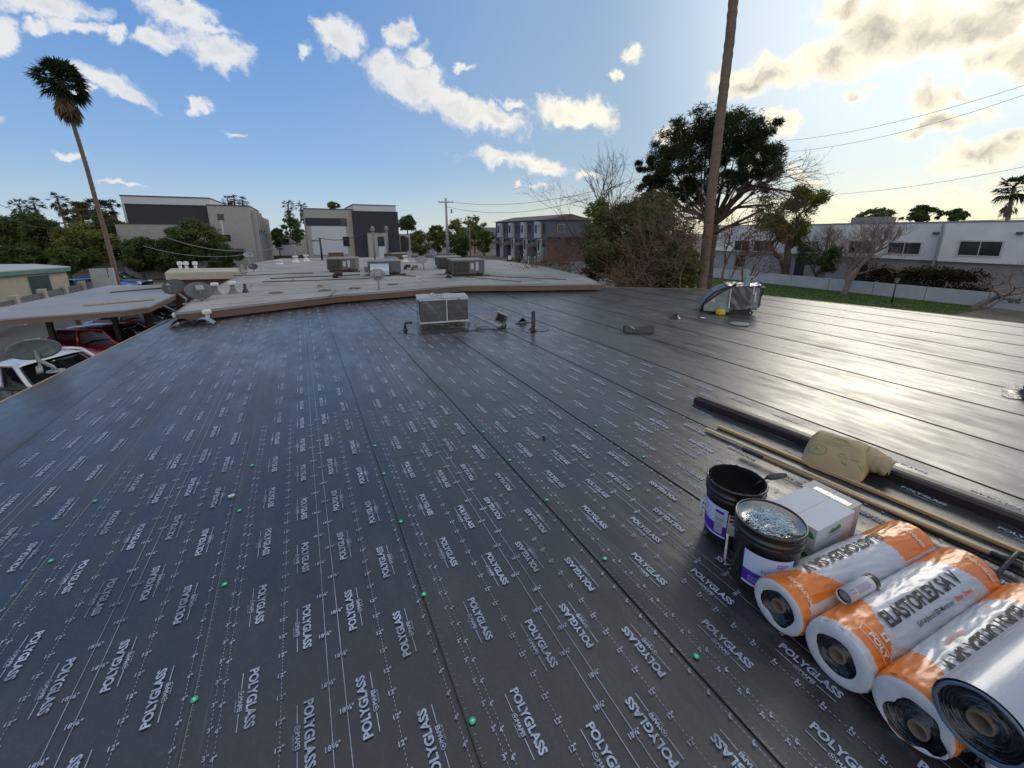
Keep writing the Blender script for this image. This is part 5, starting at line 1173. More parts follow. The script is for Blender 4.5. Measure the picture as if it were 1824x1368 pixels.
def dish(label, px, py, w_, h_, foot, zf, az=0, tilt=20, mat=DSH, dist=None, back=False, bent=False):
    """reflector centred at the pixel; foot = pixel of the mast foot on height zf"""
    f = G(foot[0], foot[1], zf); d = math.hypot(f.x, f.y); c = AT(px, py, d*1.0); k = d/F_*1.0
    t = thing('satellite_dish', label, 'satellite dish', f, 'satellite dishes')
    kx, kz = ppm(px, py, d); rw, rh = w_*kx/2*1.0, h_*kz/2
    tow = Vector((-c.x, -c.y, 0)).normalized(); side = Vector((0, 0, 1)).cross(tow)
    yaw = Matrix.Rotation(R(az), 3, 'Z'); nrm = (yaw @ tow)*math.cos(R(tilt))+Vector((0, 0, math.sin(R(tilt)))); side = yaw @ side; up = nrm.cross(side)
    s = -1 if back else 1
    mb = MB(); n = 36; rings = 7; vs = []; rh2 = rh/max(.25, abs(math.cos(R(tilt)))); 
    for lay in (0, 1):
        for k_ in range(rings+1):
            q = k_/rings
            for i in range(n):
                a = 2*math.pi*i/n; vs.append(c+side*(rw*q*math.cos(a))+up*(rh2*q*math.sin(a))+nrm*(s*(q*q*.16*rw)-lay*.012*s*1))
    fs = []
    for lay in (0, 1):
        o = lay*(rings+1)*n
        for k_ in range(rings):
            for i in range(n): fs.append((o+k_*n+i, o+k_*n+(i+1) % n, o+(k_+1)*n+(i+1) % n, o+(k_+1)*n+i))
    o2_ = (rings+1)*n; fs += [(rings*n+i, rings*n+(i+1) % n, o2_+rings*n+(i+1) % n, o2_+rings*n+i) for i in range(n)]
    mb.add(vs, fs, 0, True).build('reflector', mat, t)
    bk = c-nrm*s*.06
    mid = Vector((f.x, f.y, max(f.z+.05, bk.z-.25))); 
    pts = [f, mid, bk-Vector((0, 0, .08)), bk] if not bent else [f, f.lerp(mid, .5)+side*.02, Vector((bk.x, bk.y, bk.z-.22)), bk]
    MB().tube(pts, .024, 8).build('mast', ARM, t)
    mb = MB(); mb.box((-.07, -.05, -.06), (.07, .05, .06), bev=.01); M3 = nrm.to_track_quat('Y', 'Z').to_matrix(); mb.v = [tuple(c-nrm*s*.05+M3 @ Vector(v)) for v in mb.v]; mb.build('bracket', ARM, t)
    arm_end = c+nrm*s*rw*1.15-up*rh2*.75
    MB().tube([c-up*rh2*.95+nrm*s*.02, arm_end], .012, 6).build('feed_arm', ARM, t)
    MB().tube([arm_end-nrm*s*.04+up*.05, arm_end+up*.05+nrm*s*.06], .03, 8).build('feed_horn', ARM, t)
    MB().lathe([(.09, 0), (.09, .012), (.03, .02)], 12, f).build('foot', ARM, t)
    return t
dish('big pale grey satellite dish on a bent arm at the left eave, nearest the camera', 61, 619, 100, 42, (100, 661), -.05, 175, 42, M('dish_grey_speckled', (.30, .34, .34), .55, .1, var=.3, vs=14), back=True, bent=True)
dish('dark satellite dish beyond the roof corner, the left and darker one of two overlapping dishes', 310, 512, 42, 24, (333, 541), ZA-.2, -20, 38, DSHD)
dish('dark grey satellite dish beyond the roof corner, the right and larger of two overlapping dishes', 355, 516, 52, 28, (362, 548), ZA-.15, 14, 36, M('dish_mid', (.09, .095, .105), .5, .1, var=.2), back=True)
dish("pale grey satellite dish in front of the roof unit with the bright duct", 672, 489, 27, 20, (675, 517), ZA, 10, 8, back=True)
dish('pale satellite dish tilted up, between the bright duct unit and the far right units', 751, 463, 24, 12, (755, 480), ZA, -30, 25)
dish("small far satellite dish on a thin mast, right of the tilted pale one", 773, 451, 12, 8, (774, 463), ZA, 20, 10)
dish('satellite dish half hidden behind the air conditioner with the bright duct', 697, 463, 26, 12, (700, 474), ZA, 0, 20)
dish('narrow side-on satellite dish on the pale parapet at the left end of the neighbouring roof', 431, 480, 12, 18, (434, 489), ZA, 60, 0)
dish('small dark satellite dish just right of the side-on one', 451, 475, 18, 10, (453, 484), ZA, -20, 20, DSHD)
dish('pale satellite dish standing highest at the left end of the neighbouring roof', 442, 454, 18, 10, (446, 478), ZA, 20, 30)
def pipe(name, label, px, py, h, r, mat, cap=False, z=ZA, grp='vents and pipes on the neighbouring roof', elbow=False):
    g = G(px, py, z); t = thing(name, label, 'vent', g, grp)
    if elbow: MB().tube([g, g+Vector((0, 0, h*.6)), g+Vector((.05, 0, h)), g+Vector((.2, -.05, h*.9))], r, 8).build('pipe', mat, t)
    else: MB().lathe([(r*2.4, 0), (r*1.8, .05), (r, h*.45), (r, h), (.001, h)], 14, g).build('pipe', mat, t)
    if cap: MB().lathe([(r*1.5, h*.78), (r*1.7, h*.82), (r*1.7, h*1.02), (r*1.2, h*1.08), (.001, h*1.08)], 14, g).build('cap', WHT, t)
CG = M('collar_grey', (.17, .16, .15), .8)
pipe('roof_vent', 'white-capped vent with a grey cone at the left of the neighbouring roof', 416, 523, .28, .05, CG, True)
pipe('roof_vent', 'white-capped vent with a grey cone, left of the other and behind the dark dishes', 385, 524, .26, .05, CG, True)
pipe('roof_vent', 'short thin black pipe right of the white-capped vent with the grey cone', 438, 521, .22, .035, BLKM)
pipe('roof_vent', 'dark mushroom vent on the neighbouring roof left of the bright duct unit', 598, 495, .14, .09, DARKW, elbow=True)
pipe('roof_vent', 'dark elbow vent right of the unit with the bright duct', 722, 480, .14, .07, DARKW, elbow=True); pipe('roof_vent', 'pale elbow vent right of the dark one behind', 735, 481, .14, .07, CG, elbow=True)
pipe('roof_vent', 'black pipe left of the rightmost roof unit', 798, 488, .35, .06, DARKW); pipe('roof_vent', 'small black cone near the front edge before the far right units', 799, 495, .1, .05, BLKM)
pipe('roof_vent', 'white turbine-like vent far back left on the neighbouring roof', 527, 467, .3, .08, WHT, True); pipe('roof_vent', 'white stub vent far back, third from the left end', 546, 465, .3, .08, WHT, True); pipe('roof_vent', 'low white vent far back below the side wall of the left modern building', 498, 470, .15, .08, WHT, True)
pipe('roof_vent', 'white vent behind the unit with the bright duct, at the back edge', 722, 466, .3, .08, WHT, True)
pipe('roof_vent', 'tiny pale stub on the bare middle of the neighbouring roof', 571, 511, .06, .04, CG)
for i, (px, py, lb) in enumerate(((700, 507, 'flat scrap of debris in the middle front of the neighbouring roof'), (492, 522, 'flat dark board lying at the left of the neighbouring roof'), (578, 518, 'small grey scrap left of the standing dish'), (783, 489, 'twisted metal scrap left of the black pipe and the far right units'), (632, 514, 'pale cord scrap near the front edge of the neighbouring roof'))):
    g = G(px, py, ZA); mb = MB(); mb.grid(lambda s, t: (g.x+.3*(s-.5), g.y+.18*(t-.5), ZA+.02+.04*abs(noise.noise(Vector((s*5, t*5, px))))), 6, 4); tag(mb.build('roof_debris', M('debris_grey', (.13, .11, .10), .8, var=.4), None), lb, 'debris')
for i, (px, py, w_, h_, lb) in enumerate(((600, 463, 22, 11, 'brown box-like cooler at the back of the neighbouring roof below the white wall'), (713, 462, 24, 9, 'brown box-like cooler behind the unit with the bright duct'), (690, 461, 8, 8, 'small brown box between the two coolers at the back'))):
    g = G(px, py, ZA); k = math.hypot(g.x, g.y)/F_; t = thing('roof_cooler', lb, 'cooler', g); w2 = w_*k/2; hh = h_*k
    MB().box((g.x-w2, g.y, ZA+.005), (g.x+w2, g.y+w2*1.4, ZA+hh), bev=.02).build('casing', M('cooler_brown', (.11, .065, .045), .7), t)
    MB().box((g.x-w2-.03, g.y-.03, ZA+hh+.002), (g.x+w2+.03, g.y+w2*1.4+.03, ZA+hh+.05)).build('lid', M('cooler_pale', (.30, .27, .24), .7), t)
mb = MB(); a = G(568, 532, ZA)
for k in range(2): mb.tube([G(598, 516-k*2, ZA+.02), G(588, 527, ZA+.02), G(583, 535+k*2, .05), G(572, 541, .04), G(565, 538, .05), G(563, 531, ZA-.05)], .010, 5)
tag(mb.build('cable', M('tan_cable', (.30, .24, .16), .7), None), 'loop of tan cable hanging over the brown fascia at the left', 'cable')
# ------------------------------------------------------------ service masts, poles and wires
STEEL = M('weathered_steel', (.22, .21, .20), .7, .2, var=.2); WOODP = M('pole_wood', (.16, .12, .09), .9, var=.2, stretch=(4, 4, .5))
def mast(label, px, pyb, pyt, r, z=ZA, mat=STEEL, head=True, cross=False):
    g = G(px, pyb, z); d = math.hypot(g.x, g.y); tp = AT(px, pyt, d).z
    t = thing('service_mast', label, 'mast', g); MB().tube([g, (g.x, g.y, tp)], r, 8).build('mast', mat, t)
    if head: MB().lathe([(r*1.9, -.1), (r*2.1, 0), (r*1.2, .14), (.001, .16)], 10, (g.x, g.y, tp)).build('weatherhead', mat, t)
    if cross: s_ = Vector((CW, -SW, 0)); MB().tube([Vector((g.x, g.y, tp-.15))-s_*.45, Vector((g.x, g.y, tp-.15))], .03, 6).build('arm', mat, t)
    return Vector((g.x, g.y, tp))
m1 = mast('pale service mast with a round head before the centre modern building, the left of two', 668, 462, 408, .055); m2 = mast('pale service mast before the centre modern building, the right of two', 692, 461, 407, .055)
m3 = mast("thin dark mast before the white wall of the centre modern building", 574, 463, 424, .05, mat=BLKM, head=False, cross=True)
up_ = AT(798, 458, 62); t = thing('utility_pole', 'tall grey utility pole with a crossarm, in the centre distance', 'utility pole', (up_.x, up_.y, GZ)); tp = AT(796, 353, 62).z
MB().tube([(up_.x, up_.y, GZ), (up_.x, up_.y, tp)], [.22, .14], 10).build('pole', M('grey_pole', (.27, .26, .26), .85), t); s_ = Vector((CW, -SW, 0)); c = Vector((up_.x, up_.y, tp-.55))
MB().tube([c-s_*1.1, c+s_*1.05], .07, 6).build('crossarm', WOODP, t); mb = MB()
for q in (-1.0, -.5, .45, .95): mb.lathe([(.05, 0), (.06, .08), (.03, .16), (.001, .18)], 8, c+s_*q+Vector((0, 0, .06)))
mb.build('insulators', GALV, t); MB().tube([c+s_*.75-Vector((0, 0, .95)), c+s_*.75-Vector((0, 0, 1.5))], .12, 8).build('transformer', STEEL, t)
pc = AT(838, 468, 70); mb = MB(); mb.tube([(pc.x, pc.y, GZ), (pc.x, pc.y, AT(838, 405, 70).z)], [.14, .10], 8); tag(mb.build('utility_pole', WOODP, None), 'thin brown pole standing right of the tall utility pole, before green trees', 'utility pole')
WIRE = M('wire_dark', (.05, .05, .055), .6, bump=0); WIREL = M('wire_pale', (.30, .30, .30), .5, bump=0)
def wire(label, a, b, sag, r, mat=WIRE):
    a, b = Vector(a), Vector(b); mb = MB(); pts = [a.lerp(b, i/24)-Vector((0, 0, sag*4*(i/24)*(1-i/24))) for i in range(25)]; mb.tube(pts, r, 4); tag(mb.build('overhead_wire', mat, None), label, 'wire')
wire('thin wire from the utility pole crossarm running right to the pine', c+s_*1.0, AT(1060, 340, 50), .8, .022)
wire('lower thin wire from the utility pole running right into the trees', c-s_*.0-Vector((0, 0, .6)), AT(1075, 345, 50), 1.4, .022)
wire('upper wire crossing the sky at the right from behind the pine', AT(1385, 252, 30), AT(1990, 95, 26), .5, .008); wire('second wire crossing the sky at the right, just below the upper one', AT(1380, 272, 30), AT(1990, 108, 26), .6, .008)
wire('lowest wire in the right sky above the bare trees', AT(1440, 348, 34), AT(1990, 260, 30), .4, .008); wire('wire just above the roof of the white row at the right edge', AT(1700, 392, 60), AT(1900, 380, 50), .2, .02)
wire('pale service wire from the left trees to the dark mast', AT(245, 400, 40), m3, 1.2, .018, WIREL); wire('service wire from the dark mast to the left service mast', m3, m1, .3, .018); wire('short wire between the two service masts', m1, m2, .25, .016)
wire('wire at the far left above the trees, the upper one', AT(-20, 356, 60), AT(205, 402, 50), .8, .022); wire('wire at the far left above the trees, the lower one', AT(-20, 370, 60), AT(120, 402, 55), .8, .022)
wire('pale wire sagging across the dark trees before the left modern building', AT(255, 438, 45), AT(445, 452, 40), .5, .018, WIREL)
# ------------------------------------------------------------ buildings
GLASS = M('window_glass', (.03, .035, .04), .08, var=.3, vs=1, bump=.02); WFR = M('window_frame_white', (.48, .48, .47), .5); CHAR = M('charcoal_stucco', (.040, .042, .052), .85, bs=20); GSTU = M('grey_stucco', (.38, .35, .33), .92, bs=20, bump=.3); WSTU = M('white_stucco', (.56, .57, .60), .85, var=.05, bs=20); TRIM = M('dark_trim', (.035, .033, .035), .6); SIDING = M('white_siding', (.56, .58, .62), .7, var=.04)
def windowV(par, x0, x1, z0, z1, y, frame=WFR, fw=.07, mull=1, glass=GLASS, nm='window'):
    mb = MB(); e = .05
    for lo, hi in (((x0-fw, y-e, z0-fw), (x1+fw, y-.002, z0)), ((x0-fw, y-e, z1), (x1+fw, y-.002, z1+fw)), ((x0-fw, y-e, z0+.0005), (x0, y-.002, z1-.0005)), ((x1, y-e, z0+.0005), (x1+fw, y-.002, z1-.0005))): mb.box(lo, hi)
    for i in range(mull): q = x0+(x1-x0)*(i+1)/(mull+1); mb.box((q-.025, y-e+.008, z0+.001), (q+.025, y-.006, z1-.001))
    f = mb.build(nm, frame, par); MB().quad((x0+.002, y-.018, z0+.002), (x1-.002, y-.018, z0+.002), (x1-.002, y-.018, z1-.002), (x0+.002, y-.018, z1-.002)).build('pane', glass, f); return f
def windowU(par, y0, y1, z0, z1, x, frame=WFR, fw=.07, mull=1, glass=GLASS, nm='window'):
    mb = MB(); e = .05; y0, y1 = min(y0, y1), max(y0, y1)
    for lo, hi in (((x-e, y0-fw, z0-fw), (x-.002, y1+fw, z0)), ((x-e, y0-fw, z1), (x-.002, y1+fw, z1+fw)), ((x-e, y0-fw, z0+.0005), (x-.002, y0, z1-.0005)), ((x-e, y1, z0+.0005), (x-.002, y1+fw, z1-.0005))): mb.box(lo, hi)
    for i in range(mull): q = y0+(y1-y0)*(i+1)/(mull+1); mb.box((x-e+.008, q-.025, z0+.001), (x-.006, q+.025, z1-.001))
    f = mb.build(nm, frame, par); MB().quad((x-.018, y0+.002, z0+.002), (x-.018, y1-.002, z0+.002), (x-.018, y1-.002, z1-.002), (x-.018, y0+.002, z1-.002)).build('pane', glass, f); return f
def blockV(par, nm, px0, px1, pyt, v, dep, mat, z0=GZ, cap=TRIM, dx=0.):
    a = PV(px0, pyt, v); b = PV(px1, pyt, v); z = (a.z+b.z)/2 if False else a.z
    MB().box((a.x, v, z0), (b.x, v+dep, z-.12)).build(nm, mat, par)
    if cap: MB().box((a.x-.06, v-.06, z-.119), (b.x+.06, v+dep+.06, z)).build('roof_trim', cap, par)
    return a.x, b.x, z
# left modern building
V1 = 62.
t = thing('modern_building', "modern building on the left, charcoal top storey and a long grey finned side", 'building', (PV(300, 400, V1).x, V1, GZ))
x0, x1, z = blockV(t, 'upper_wall', 213, 371, 347, V1+2.0, 24, WSTU)
x0, x1, z = blockV(t, 'dark_wall', 221, 369, 362.5, V1+.8, 26, CHAR)
x0, x1, z = blockV(t, 'lower_wall', 204, 369.5, 397, V1-.6, 27, GSTU)
x0, x1, ztw = blockV(t, 'tower_wall', 367.5, 443, 364, V1-1.0, 14, GSTU); xt = x1
windowV(t, PV(388, 385, V1-1).x, PV(397, 385, V1-1).x, PV(390, 391, V1-1).z, PV(390, 382, V1-1).z, V1-1.0, TRIM, .06, 0); windowV(t, PV(398, 420, V1-1).x, PV(409, 420, V1-1).x, PV(400, 429, V1-1).z, PV(400, 419, V1-1).z, V1-1.0, TRIM, .06, 0)
a, b = PV(392, 391, V1-1), PV(402, 419, V1-1); MB().box((a.x, V1-1.03, b.z), (b.x-.1, V1-1.003, a.z)).build('siding_panel', SIDING, t)
windowV(t, PV(295, 412, V1-.6).x, PV(310, 412, V1-.6).x, PV(300, 420, V1-.6).z, PV(300, 411, V1-.6).z, V1-.6, WFR, .06, 1)
# finned side wall, facing +x and running away
yb = V1-1.0; L_ = 30.
MB().box((xt-9, yb+14.01, GZ), (xt-.4, yb+L_, ztw-.5)).build('side_wall', GSTU, t)
for i in range(9):
    y = yb+.6+i*3.2; hz = ztw-.12 if i < 4 else ztw-.6
    MB().box((xt+.003, y, GZ+.3), (xt+.55, y+.55, hz-.4)).build('fin', GSTU, t)
    for z0_, z1_ in ((hz-2.3, hz-.9), (hz-5.2, hz-3.6)):
        xx = xt+.004 if i < 4 else xt-.396
        f = MB().box((xx, y+1.1, z0_), (xx+.05, y+2.2, z1_)).build('window', TRIM, t); MB().box((xx+.051, y+1.2, z0_+.1), (xx+.055, y+2.1, z1_-.1)).build('pane', GLASS, f)
    MB().box((xt+.003 if i < 4 else xt-.39, y+.56, hz-3.2), (xt+.50, y+3.19, hz-2.75)).build('balcony', TRIM, t)
mb = MB()
for px, py in ((328, 357), (340, 359), (352, 361)): a = PV(px, py, V1+14); mb.box((a.x-.9, V1+12, a.z-2), (a.x+.9, V1+15, a.z))
mb.build('roof_hatch', WSTU, t)
# centre modern building
V2 = 68.
t = thing('modern_building', 'modern building in the centre, grey frame round a white boarded wall beside a charcoal block', 'building', (PV(640, 400, V2).x, V2, GZ))
x0, x1, z = blockV(t, 'grey_wall', 541, 628.5, 370.5, V2, 14, GSTU)
a, b = PV(549, 403, V2), PV(619, 453, V2); zt_, zb = a.z, b.z; mb = MB(); n = 13
for i in range(n): q0 = zb+(zt_-zb)*i/n; mb.box((a.x+.3, V2-.10, q0+.012), (PV(618, 425, V2).x, V2-.05, q0+(zt_-zb)/n))
mb.box((a.x+.3, V2-.049, zb), (PV(618, 425, V2).x, V2-.003, zt_)); mb.build('board_panel', SIDING, t)
a, b = PV(543, 388, V2), PV(617, 402, V2); MB().box((a.x, V2-.12, b.z), (b.x, V2-.003, a.z)).build('charcoal_band', CHAR, t)
windowV(t, PV(606, 390, V2).x, PV(616, 390, V2).x, PV(610, 401, V2).z, PV(610, 390, V2).z, V2-.12, TRIM, .05, 0); windowV(t, PV(611, 425, V2).x, PV(621, 425, V2).x, PV(615, 438, V2).z, PV(615, 422, V2).z, V2-.10, TRIM, .05, 0)
x0, x1, z = blockV(t, 'charcoal_wall', 627, 708, 375.5, V2-.8, 15, CHAR)
blockV(t, 'upper_white_wall', 628, 704.5, 363.5, V2+.6, 12, WSTU)
a = PV(653, 414, V2-.8); b = PV(683, 470, V2-.8); MB().box((a.x, V2-1.7, GZ), (PV(686, 414, V2-.8).x, V2-.803, a.z)).build('porch_wall', GSTU, t); MB().box((a.x-.1, V2-1.8, a.z+.003), (PV(687, 414, V2-.8).x, V2-.803, a.z+.13)).build('roof_trim', TRIM, t)
windowV(t, PV(673.5, 430, V2-1.7).x, PV(684, 430, V2-1.7).x, PV(678, 438, V2-1.7).z, PV(678, 422, V2-1.7).z, V2-1.7, TRIM, .05, 0)
a = PV(675, 439.5, V2-1.7); MB().box((a.x, V2-1.74, GZ+.3), (PV(686, 430, V2-1.7).x-.1, V2-1.703, a.z)).build('siding_panel', SIDING, t)
x0, x1, z = blockV(t, 'balcony_frame', 711, 730, 416.5, V2+.2, 9, GSTU, cap=None); a = PV(713, 420, V2+.2); b = PV(724, 448, V2+.2)
MB().box((a.x, V2+.12, b.z), (b.x, V2+.197, a.z)).build('balcony_opening', M('balcony_shade', (.04, .035, .035), .8), t); mb = MB(); [mb.box((a.x+i*(b.x-a.x)/12, V2+.08, b.z), (a.x+i*(b.x-a.x)/12+.04, V2+.117, b.z+1.05)) for i in range(13)]; mb.box((a.x, V2+.07, b.z+1.055), (b.x, V2+.118, b.z+1.11)); mb.build('balcony_rail', TRIM, t)
windowV(t, PV(722, 425, V2+.1).x, PV(727, 425, V2+.1).x, b.z+.2, a.z-.3, V2+.1, TRIM, .04, 0)
# white house and dark wall between them
h0 = PV(498, 446, 95.); t = thing('house', 'small white house seen between the two modern buildings', 'house', (h0.x, 95, GZ)); a, b = PV(497, 429, 95.), PV(524, 433, 95.)
MB().box((a.x, 95, GZ), (b.x, 101, b.z)).build('wall', M('plain_white_wall', (.5, .5, .5), .8), t); MB().add([(a.x-.3, 94.6, b.z+.01), (b.x+.4, 94.6, b.z+.01), (b.x+.4, 101, b.z+.01), (a.x-.3, 101, b.z+.01), (a.x+.4, 98, b.z+1.1), (b.x-.6, 98, b.z+.9)], [(0, 1, 5, 4), (1, 2, 5), (2, 3, 4, 5), (3, 0, 4), (0, 3, 2, 1)]).build('roof', M('roof_brown_grey', (.10, .09, .085), .9), t)
windowV(t, a.x+.7, a.x+1.6, -.6, .4, 95, TRIM, .05, 0); windowV(t, b.x-1.6, b.x-.9, -.6, .4, 95, TRIM, .05, 0)
a = PV(488, 462, 78.); b = PV(600, 462, 78.); t = tag(MB().box((a.x, 78, GZ), (b.x, 78.25, PV(520, 455, 78.).z)).build('boundary_wall', M('dark_block_wall', (.10, .085, .075), .9), None), 'dark boundary wall between the two modern buildings', 'wall')
# pale boundary wall on the left, behind the trees
a = AT(-20, 463, 66); b = AT(230, 470, 62); t = thing('boundary_wall', 'pale block wall seen under the trees at the left', 'wall', (a.x, a.y, GZ)); mb = MB(); an = math.atan2(b.y-a.y, b.x-a.x); mb.box((a.x, a.y, GZ), (a.x+(b-a).length*1.6, a.y+.2, GZ+1.7), rz=an, c=(a.x, a.y)); mb.build('wall', M('pale_block', (.26, .24, .21), .9), t)
# wall slabs under the left modern building
a, b = PV(222, 470, 55.), PV(385, 470, 55.); tag(MB().box((a.x, 55, GZ), (b.x+1.5, 55.3, PV(300, 466, 55.).z)).build('garden_wall', M('grey_slab_wall', (.20, .19, .18), .9), None), 'grey wall behind the street trees below the left modern building', 'wall')
# grey townhouses
UT = 36.
t = thing('townhouses', 'row of three-storey grey townhouses with white bays and a brown gable end', 'townhouse row', (UT, 66, GZ))
ya = PU(973, 400, UT).y; yb = PU(883, 400, UT).y; ze = PU(973, 391.5, UT).z; ge = ya
GB = M('slate_siding', (.095, .10, .125), .8, var=.08, bump=.2, bs=8); BRK = M('brown_brick', (.13, .075, .06), .9, var=.2); WH2 = M('townhouse_white', (.42, .45, .50), .8)
MB().box((UT, ya, GZ), (UT+9, yb, ze-.02)).build('wall', GB, t)
MB().add([(UT-.5, ya-.4, ze), (UT+9.5, ya-.4, ze), (UT+4.5, ya-.4, ze+1.0), (UT-.5, yb+.4, ze), (UT+9.5, yb+.4, ze), (UT+4.5, yb+.4, ze+1.0)], [(0, 3, 5, 2), (1, 2, 5, 4), (0, 2, 1), (3, 4, 5), (0, 1, 4, 3)]).build('roof', M('grey_tile', (.11, .095, .09), .9, bs=15, bump=.5), t)
MB().add([(UT, ya-.05, ze-.01), (UT+9, ya-.05, ze-.01), (UT+4.5, ya-.05, ze+.8), (UT, ya-.003, ze-.01), (UT+9, ya-.003, ze-.01), (UT+4.5, ya-.003, ze+.8)], [(0, 1, 2), (3, 5, 4), (0, 3, 4, 1), (1, 4, 5, 2), (2, 5, 3, 0)]).build('gable', GB, t)
MB().box((UT+.3, ya-.09, GZ), (UT+9, ya-.052, GZ+2.7)).build('brick_wall', BRK, t); windowV(t, UT+2.2, UT+3.4, ze-1.9, ze-.7, ya-.05, WFR, .05, 0); windowV(t, UT+3.8, UT+4.8, ze-4.3, ze-3.2, ya-.05, TRIM, .05, 0)
MB().box((UT+.1, ya-1.3, ze-2.75), (UT+7, ya-.06, ze-2.55)).build('awning', M('grey_tile', (.11, .095, .09), .9), t)
n = 4; st_ = (yb-ya)/n
for i in range(n):
    y0_ = ya+st_*i
    MB().box((UT-.7, y0_+st_*.30, ze-2.9), (UT-.004, y0_+st_*.55, ze-.25)).build('bay', WH2, t)
    windowU(t, y0_+st_*.37, y0_+st_*.48, ze-2.0, ze-.8, UT-.7, TRIM, .05, 0)
    for q in (.08, .78): windowU(t, y0_+st_*q, y0_+st_*(q+.10), ze-2.1, ze-.8, UT, TRIM, .06, 0); windowU(t, y0_+st_*q, y0_+st_*(q+.10), ze-4.2, ze-3.3, UT, TRIM, .06, 0)
    MB().box((UT-.25, y0_+st_*.27, GZ), (UT-.004, y0_+st_*.50, ze-3.0)).build('entrance_panel', WH2, t); windowU(t, y0_+st_*.34, y0_+st_*.42, ze-4.8, ze-3.3, UT-.25, TRIM, .04, 0)
    MB().add([(UT-1.4, y0_+st_*.5, GZ+2.5), (UT-.01, y0_+st_*.5, GZ+3.1), (UT-.01, y0_+st_*.98, GZ+3.1), (UT-1.4, y0_+st_*.98, GZ+2.5), (UT-1.4, y0_+st_*.5, GZ+2.4), (UT-.01, y0_+st_*.5, GZ+2.4), (UT-.01, y0_+st_*.98, GZ+2.4), (UT-1.4, y0_+st_*.98, GZ+2.4)], [(0, 3, 2, 1), (4, 5, 6, 7), (0, 1, 5, 4), (3, 7, 6, 2), (0, 4, 7, 3)]).build('awning', M('grey_tile', (.11, .095, .09), .9), t)
    MB().box((UT-.06, y0_+st_*.62, GZ), (UT-.004, y0_+st_*.84, GZ+2.2)).build('door', M('dark_door', (.02, .03, .05), .5), t)
fh = AT(868, 410, 120); t = thing('building', 'low tan building just left of the grey townhouses, far behind', 'building', (fh.x, fh.y, GZ)); MB().box((fh.x-6, fh.y, GZ), (fh.x+6, fh.y+8, AT(868, 405, 120).z)).build('wall', M('tan_wall', (.22, .19, .16), .9), t); MB().box((fh.x-3, fh.y-.05, .8), (fh.x+2, fh.y-.003, 1.8)).build('window', GLASS, t)
# things in front of the townhouses
rr = random.Random(8)
for i, (px, py, w_, h_) in enumerate(((908, 463, 18, 9), (923, 463, 14, 9), (945, 467, 14, 8), (972, 468, 10, 8), (982, 470, 10, 7), (998, 470, 12, 7))):
    leafy('low_shrub', ('rounded green hedge clump at the left foot of the townhouses', 'rounded green hedge clump second from the left at the townhouses', 'low green clump behind the white framed sign', 'small round bush just right of the white framed sign', 'small dark round bush before the brick end', 'rightmost low bush before the brick end of the townhouses')[i], 'shrub', px, py, 60, w_, h_, GR1, 500+i, 500, 'low bushes before the townhouses', size=.12, clumps=8)
def post_sign(name, label, px, pyb, w_, h_, mat, d, gap=.5, frame=False):
    g = AT(px, pyb, d); g.z = GZ; k = d/F_; s_ = Vector((CW, -SW, 0)); w2 = w_*k/2; t = thing(name, label, 'sign', g); zt = GZ+gap+h_*k
    mb = MB(); [mb.tube([g+s_*q, g+s_*q+Vector((0, 0, zt-GZ))], .05, 6) for q in ((-w2, w2) if frame else (0,))]; mb.build('post', WHT if frame else STEEL, t)
    mb = MB(); mb.box((-w2*.92, -.03, GZ+gap), (w2*.92, .03, zt)); a_ = math.atan2(s_.y, s_.x); mb.v = [(g.x+x*math.cos(a_)-y*math.sin(a_), g.y+x*math.sin(a_)+y*math.cos(a_), z) for x, y, z in mb.v]; mb.build('board', mat, t)
post_sign('signboard', 'small plain white sign at the street in front of the left townhouses', 908, 474, 6, 7, WHT, 58, 1.0)
post_sign('signboard', 'white framed blue-green sign board at the street in front of the townhouses', 947, 476, 11, 13, M('teal_board', (.04, .12, .14), .5), 56, .6, True)
post_sign('street_sign', 'small green street name sign before the townhouses', 966, 474, 7, 2, M('sign_green', (.01, .16, .09), .5), 56, 2.6)
# ------------------------------------------------------------ the white two-storey row on the right
UF = 44.5
t = thing('apartment_row', 'long two-storey row with white upper walls and grey lower walls at the right', 'building', (UF, 16, GZ))
zt = PU(1824, 392, UF).z; zm = PU(1824, 474, UF+1.2).z; zm = GZ+2.55; y0_, y1_ = -6., PU(1262, 420, UF).y
WU = M('white_upper', (.68, .67, .66), .88, var=.10, vs=.8, bs=30, bump=.2); GL = M('grey_lower', (.29, .28, .275), .9, var=.1)
for i, (pa, pb, off) in enumerate(((1262, 1392, .6), (1392, 1478, 1.5), (1478, 1560, .2), (1560, 1678, 0.), (1678, 1900, -.7))):
    ya = PU(pa, 430, UF+off).y; yb = PU(pb, 430, UF+off).y if pb < 1900 else -16.
    MB().box((UF+off, yb, zm+.003), (UF+9, ya, zt-.12)).build('upper_wall', WU, t); MB().box((UF+off-.03, yb, zt-.119), (UF+9, ya, zt)).build('parapet_cap', M('cap_grey', (.25, .25, .26), .7), t)
    MB().box((UF+off+.35, yb, GZ), (UF+9, ya, zm)).build('lower_wall', GL, t)
for px0, px1, py0, py1, off in ((1310, 1333, 429, 446, .6), (1345, 1377, 429, 447, .6), (1423, 1455, 430, 448, 1.5), (1515, 1557, 430, 450, .2), (1585, 1637, 432, 451, 0.), (1712, 1780, 430, 454, -.7)):
    a = PU(px0, py0, UF+off); b = PU(px1, py1, UF+off); windowU(t, a.y, b.y, PU(px0, py1, UF+off).z, PU(px0, py0, UF+off).z, UF+off, WFR, .09, 1)
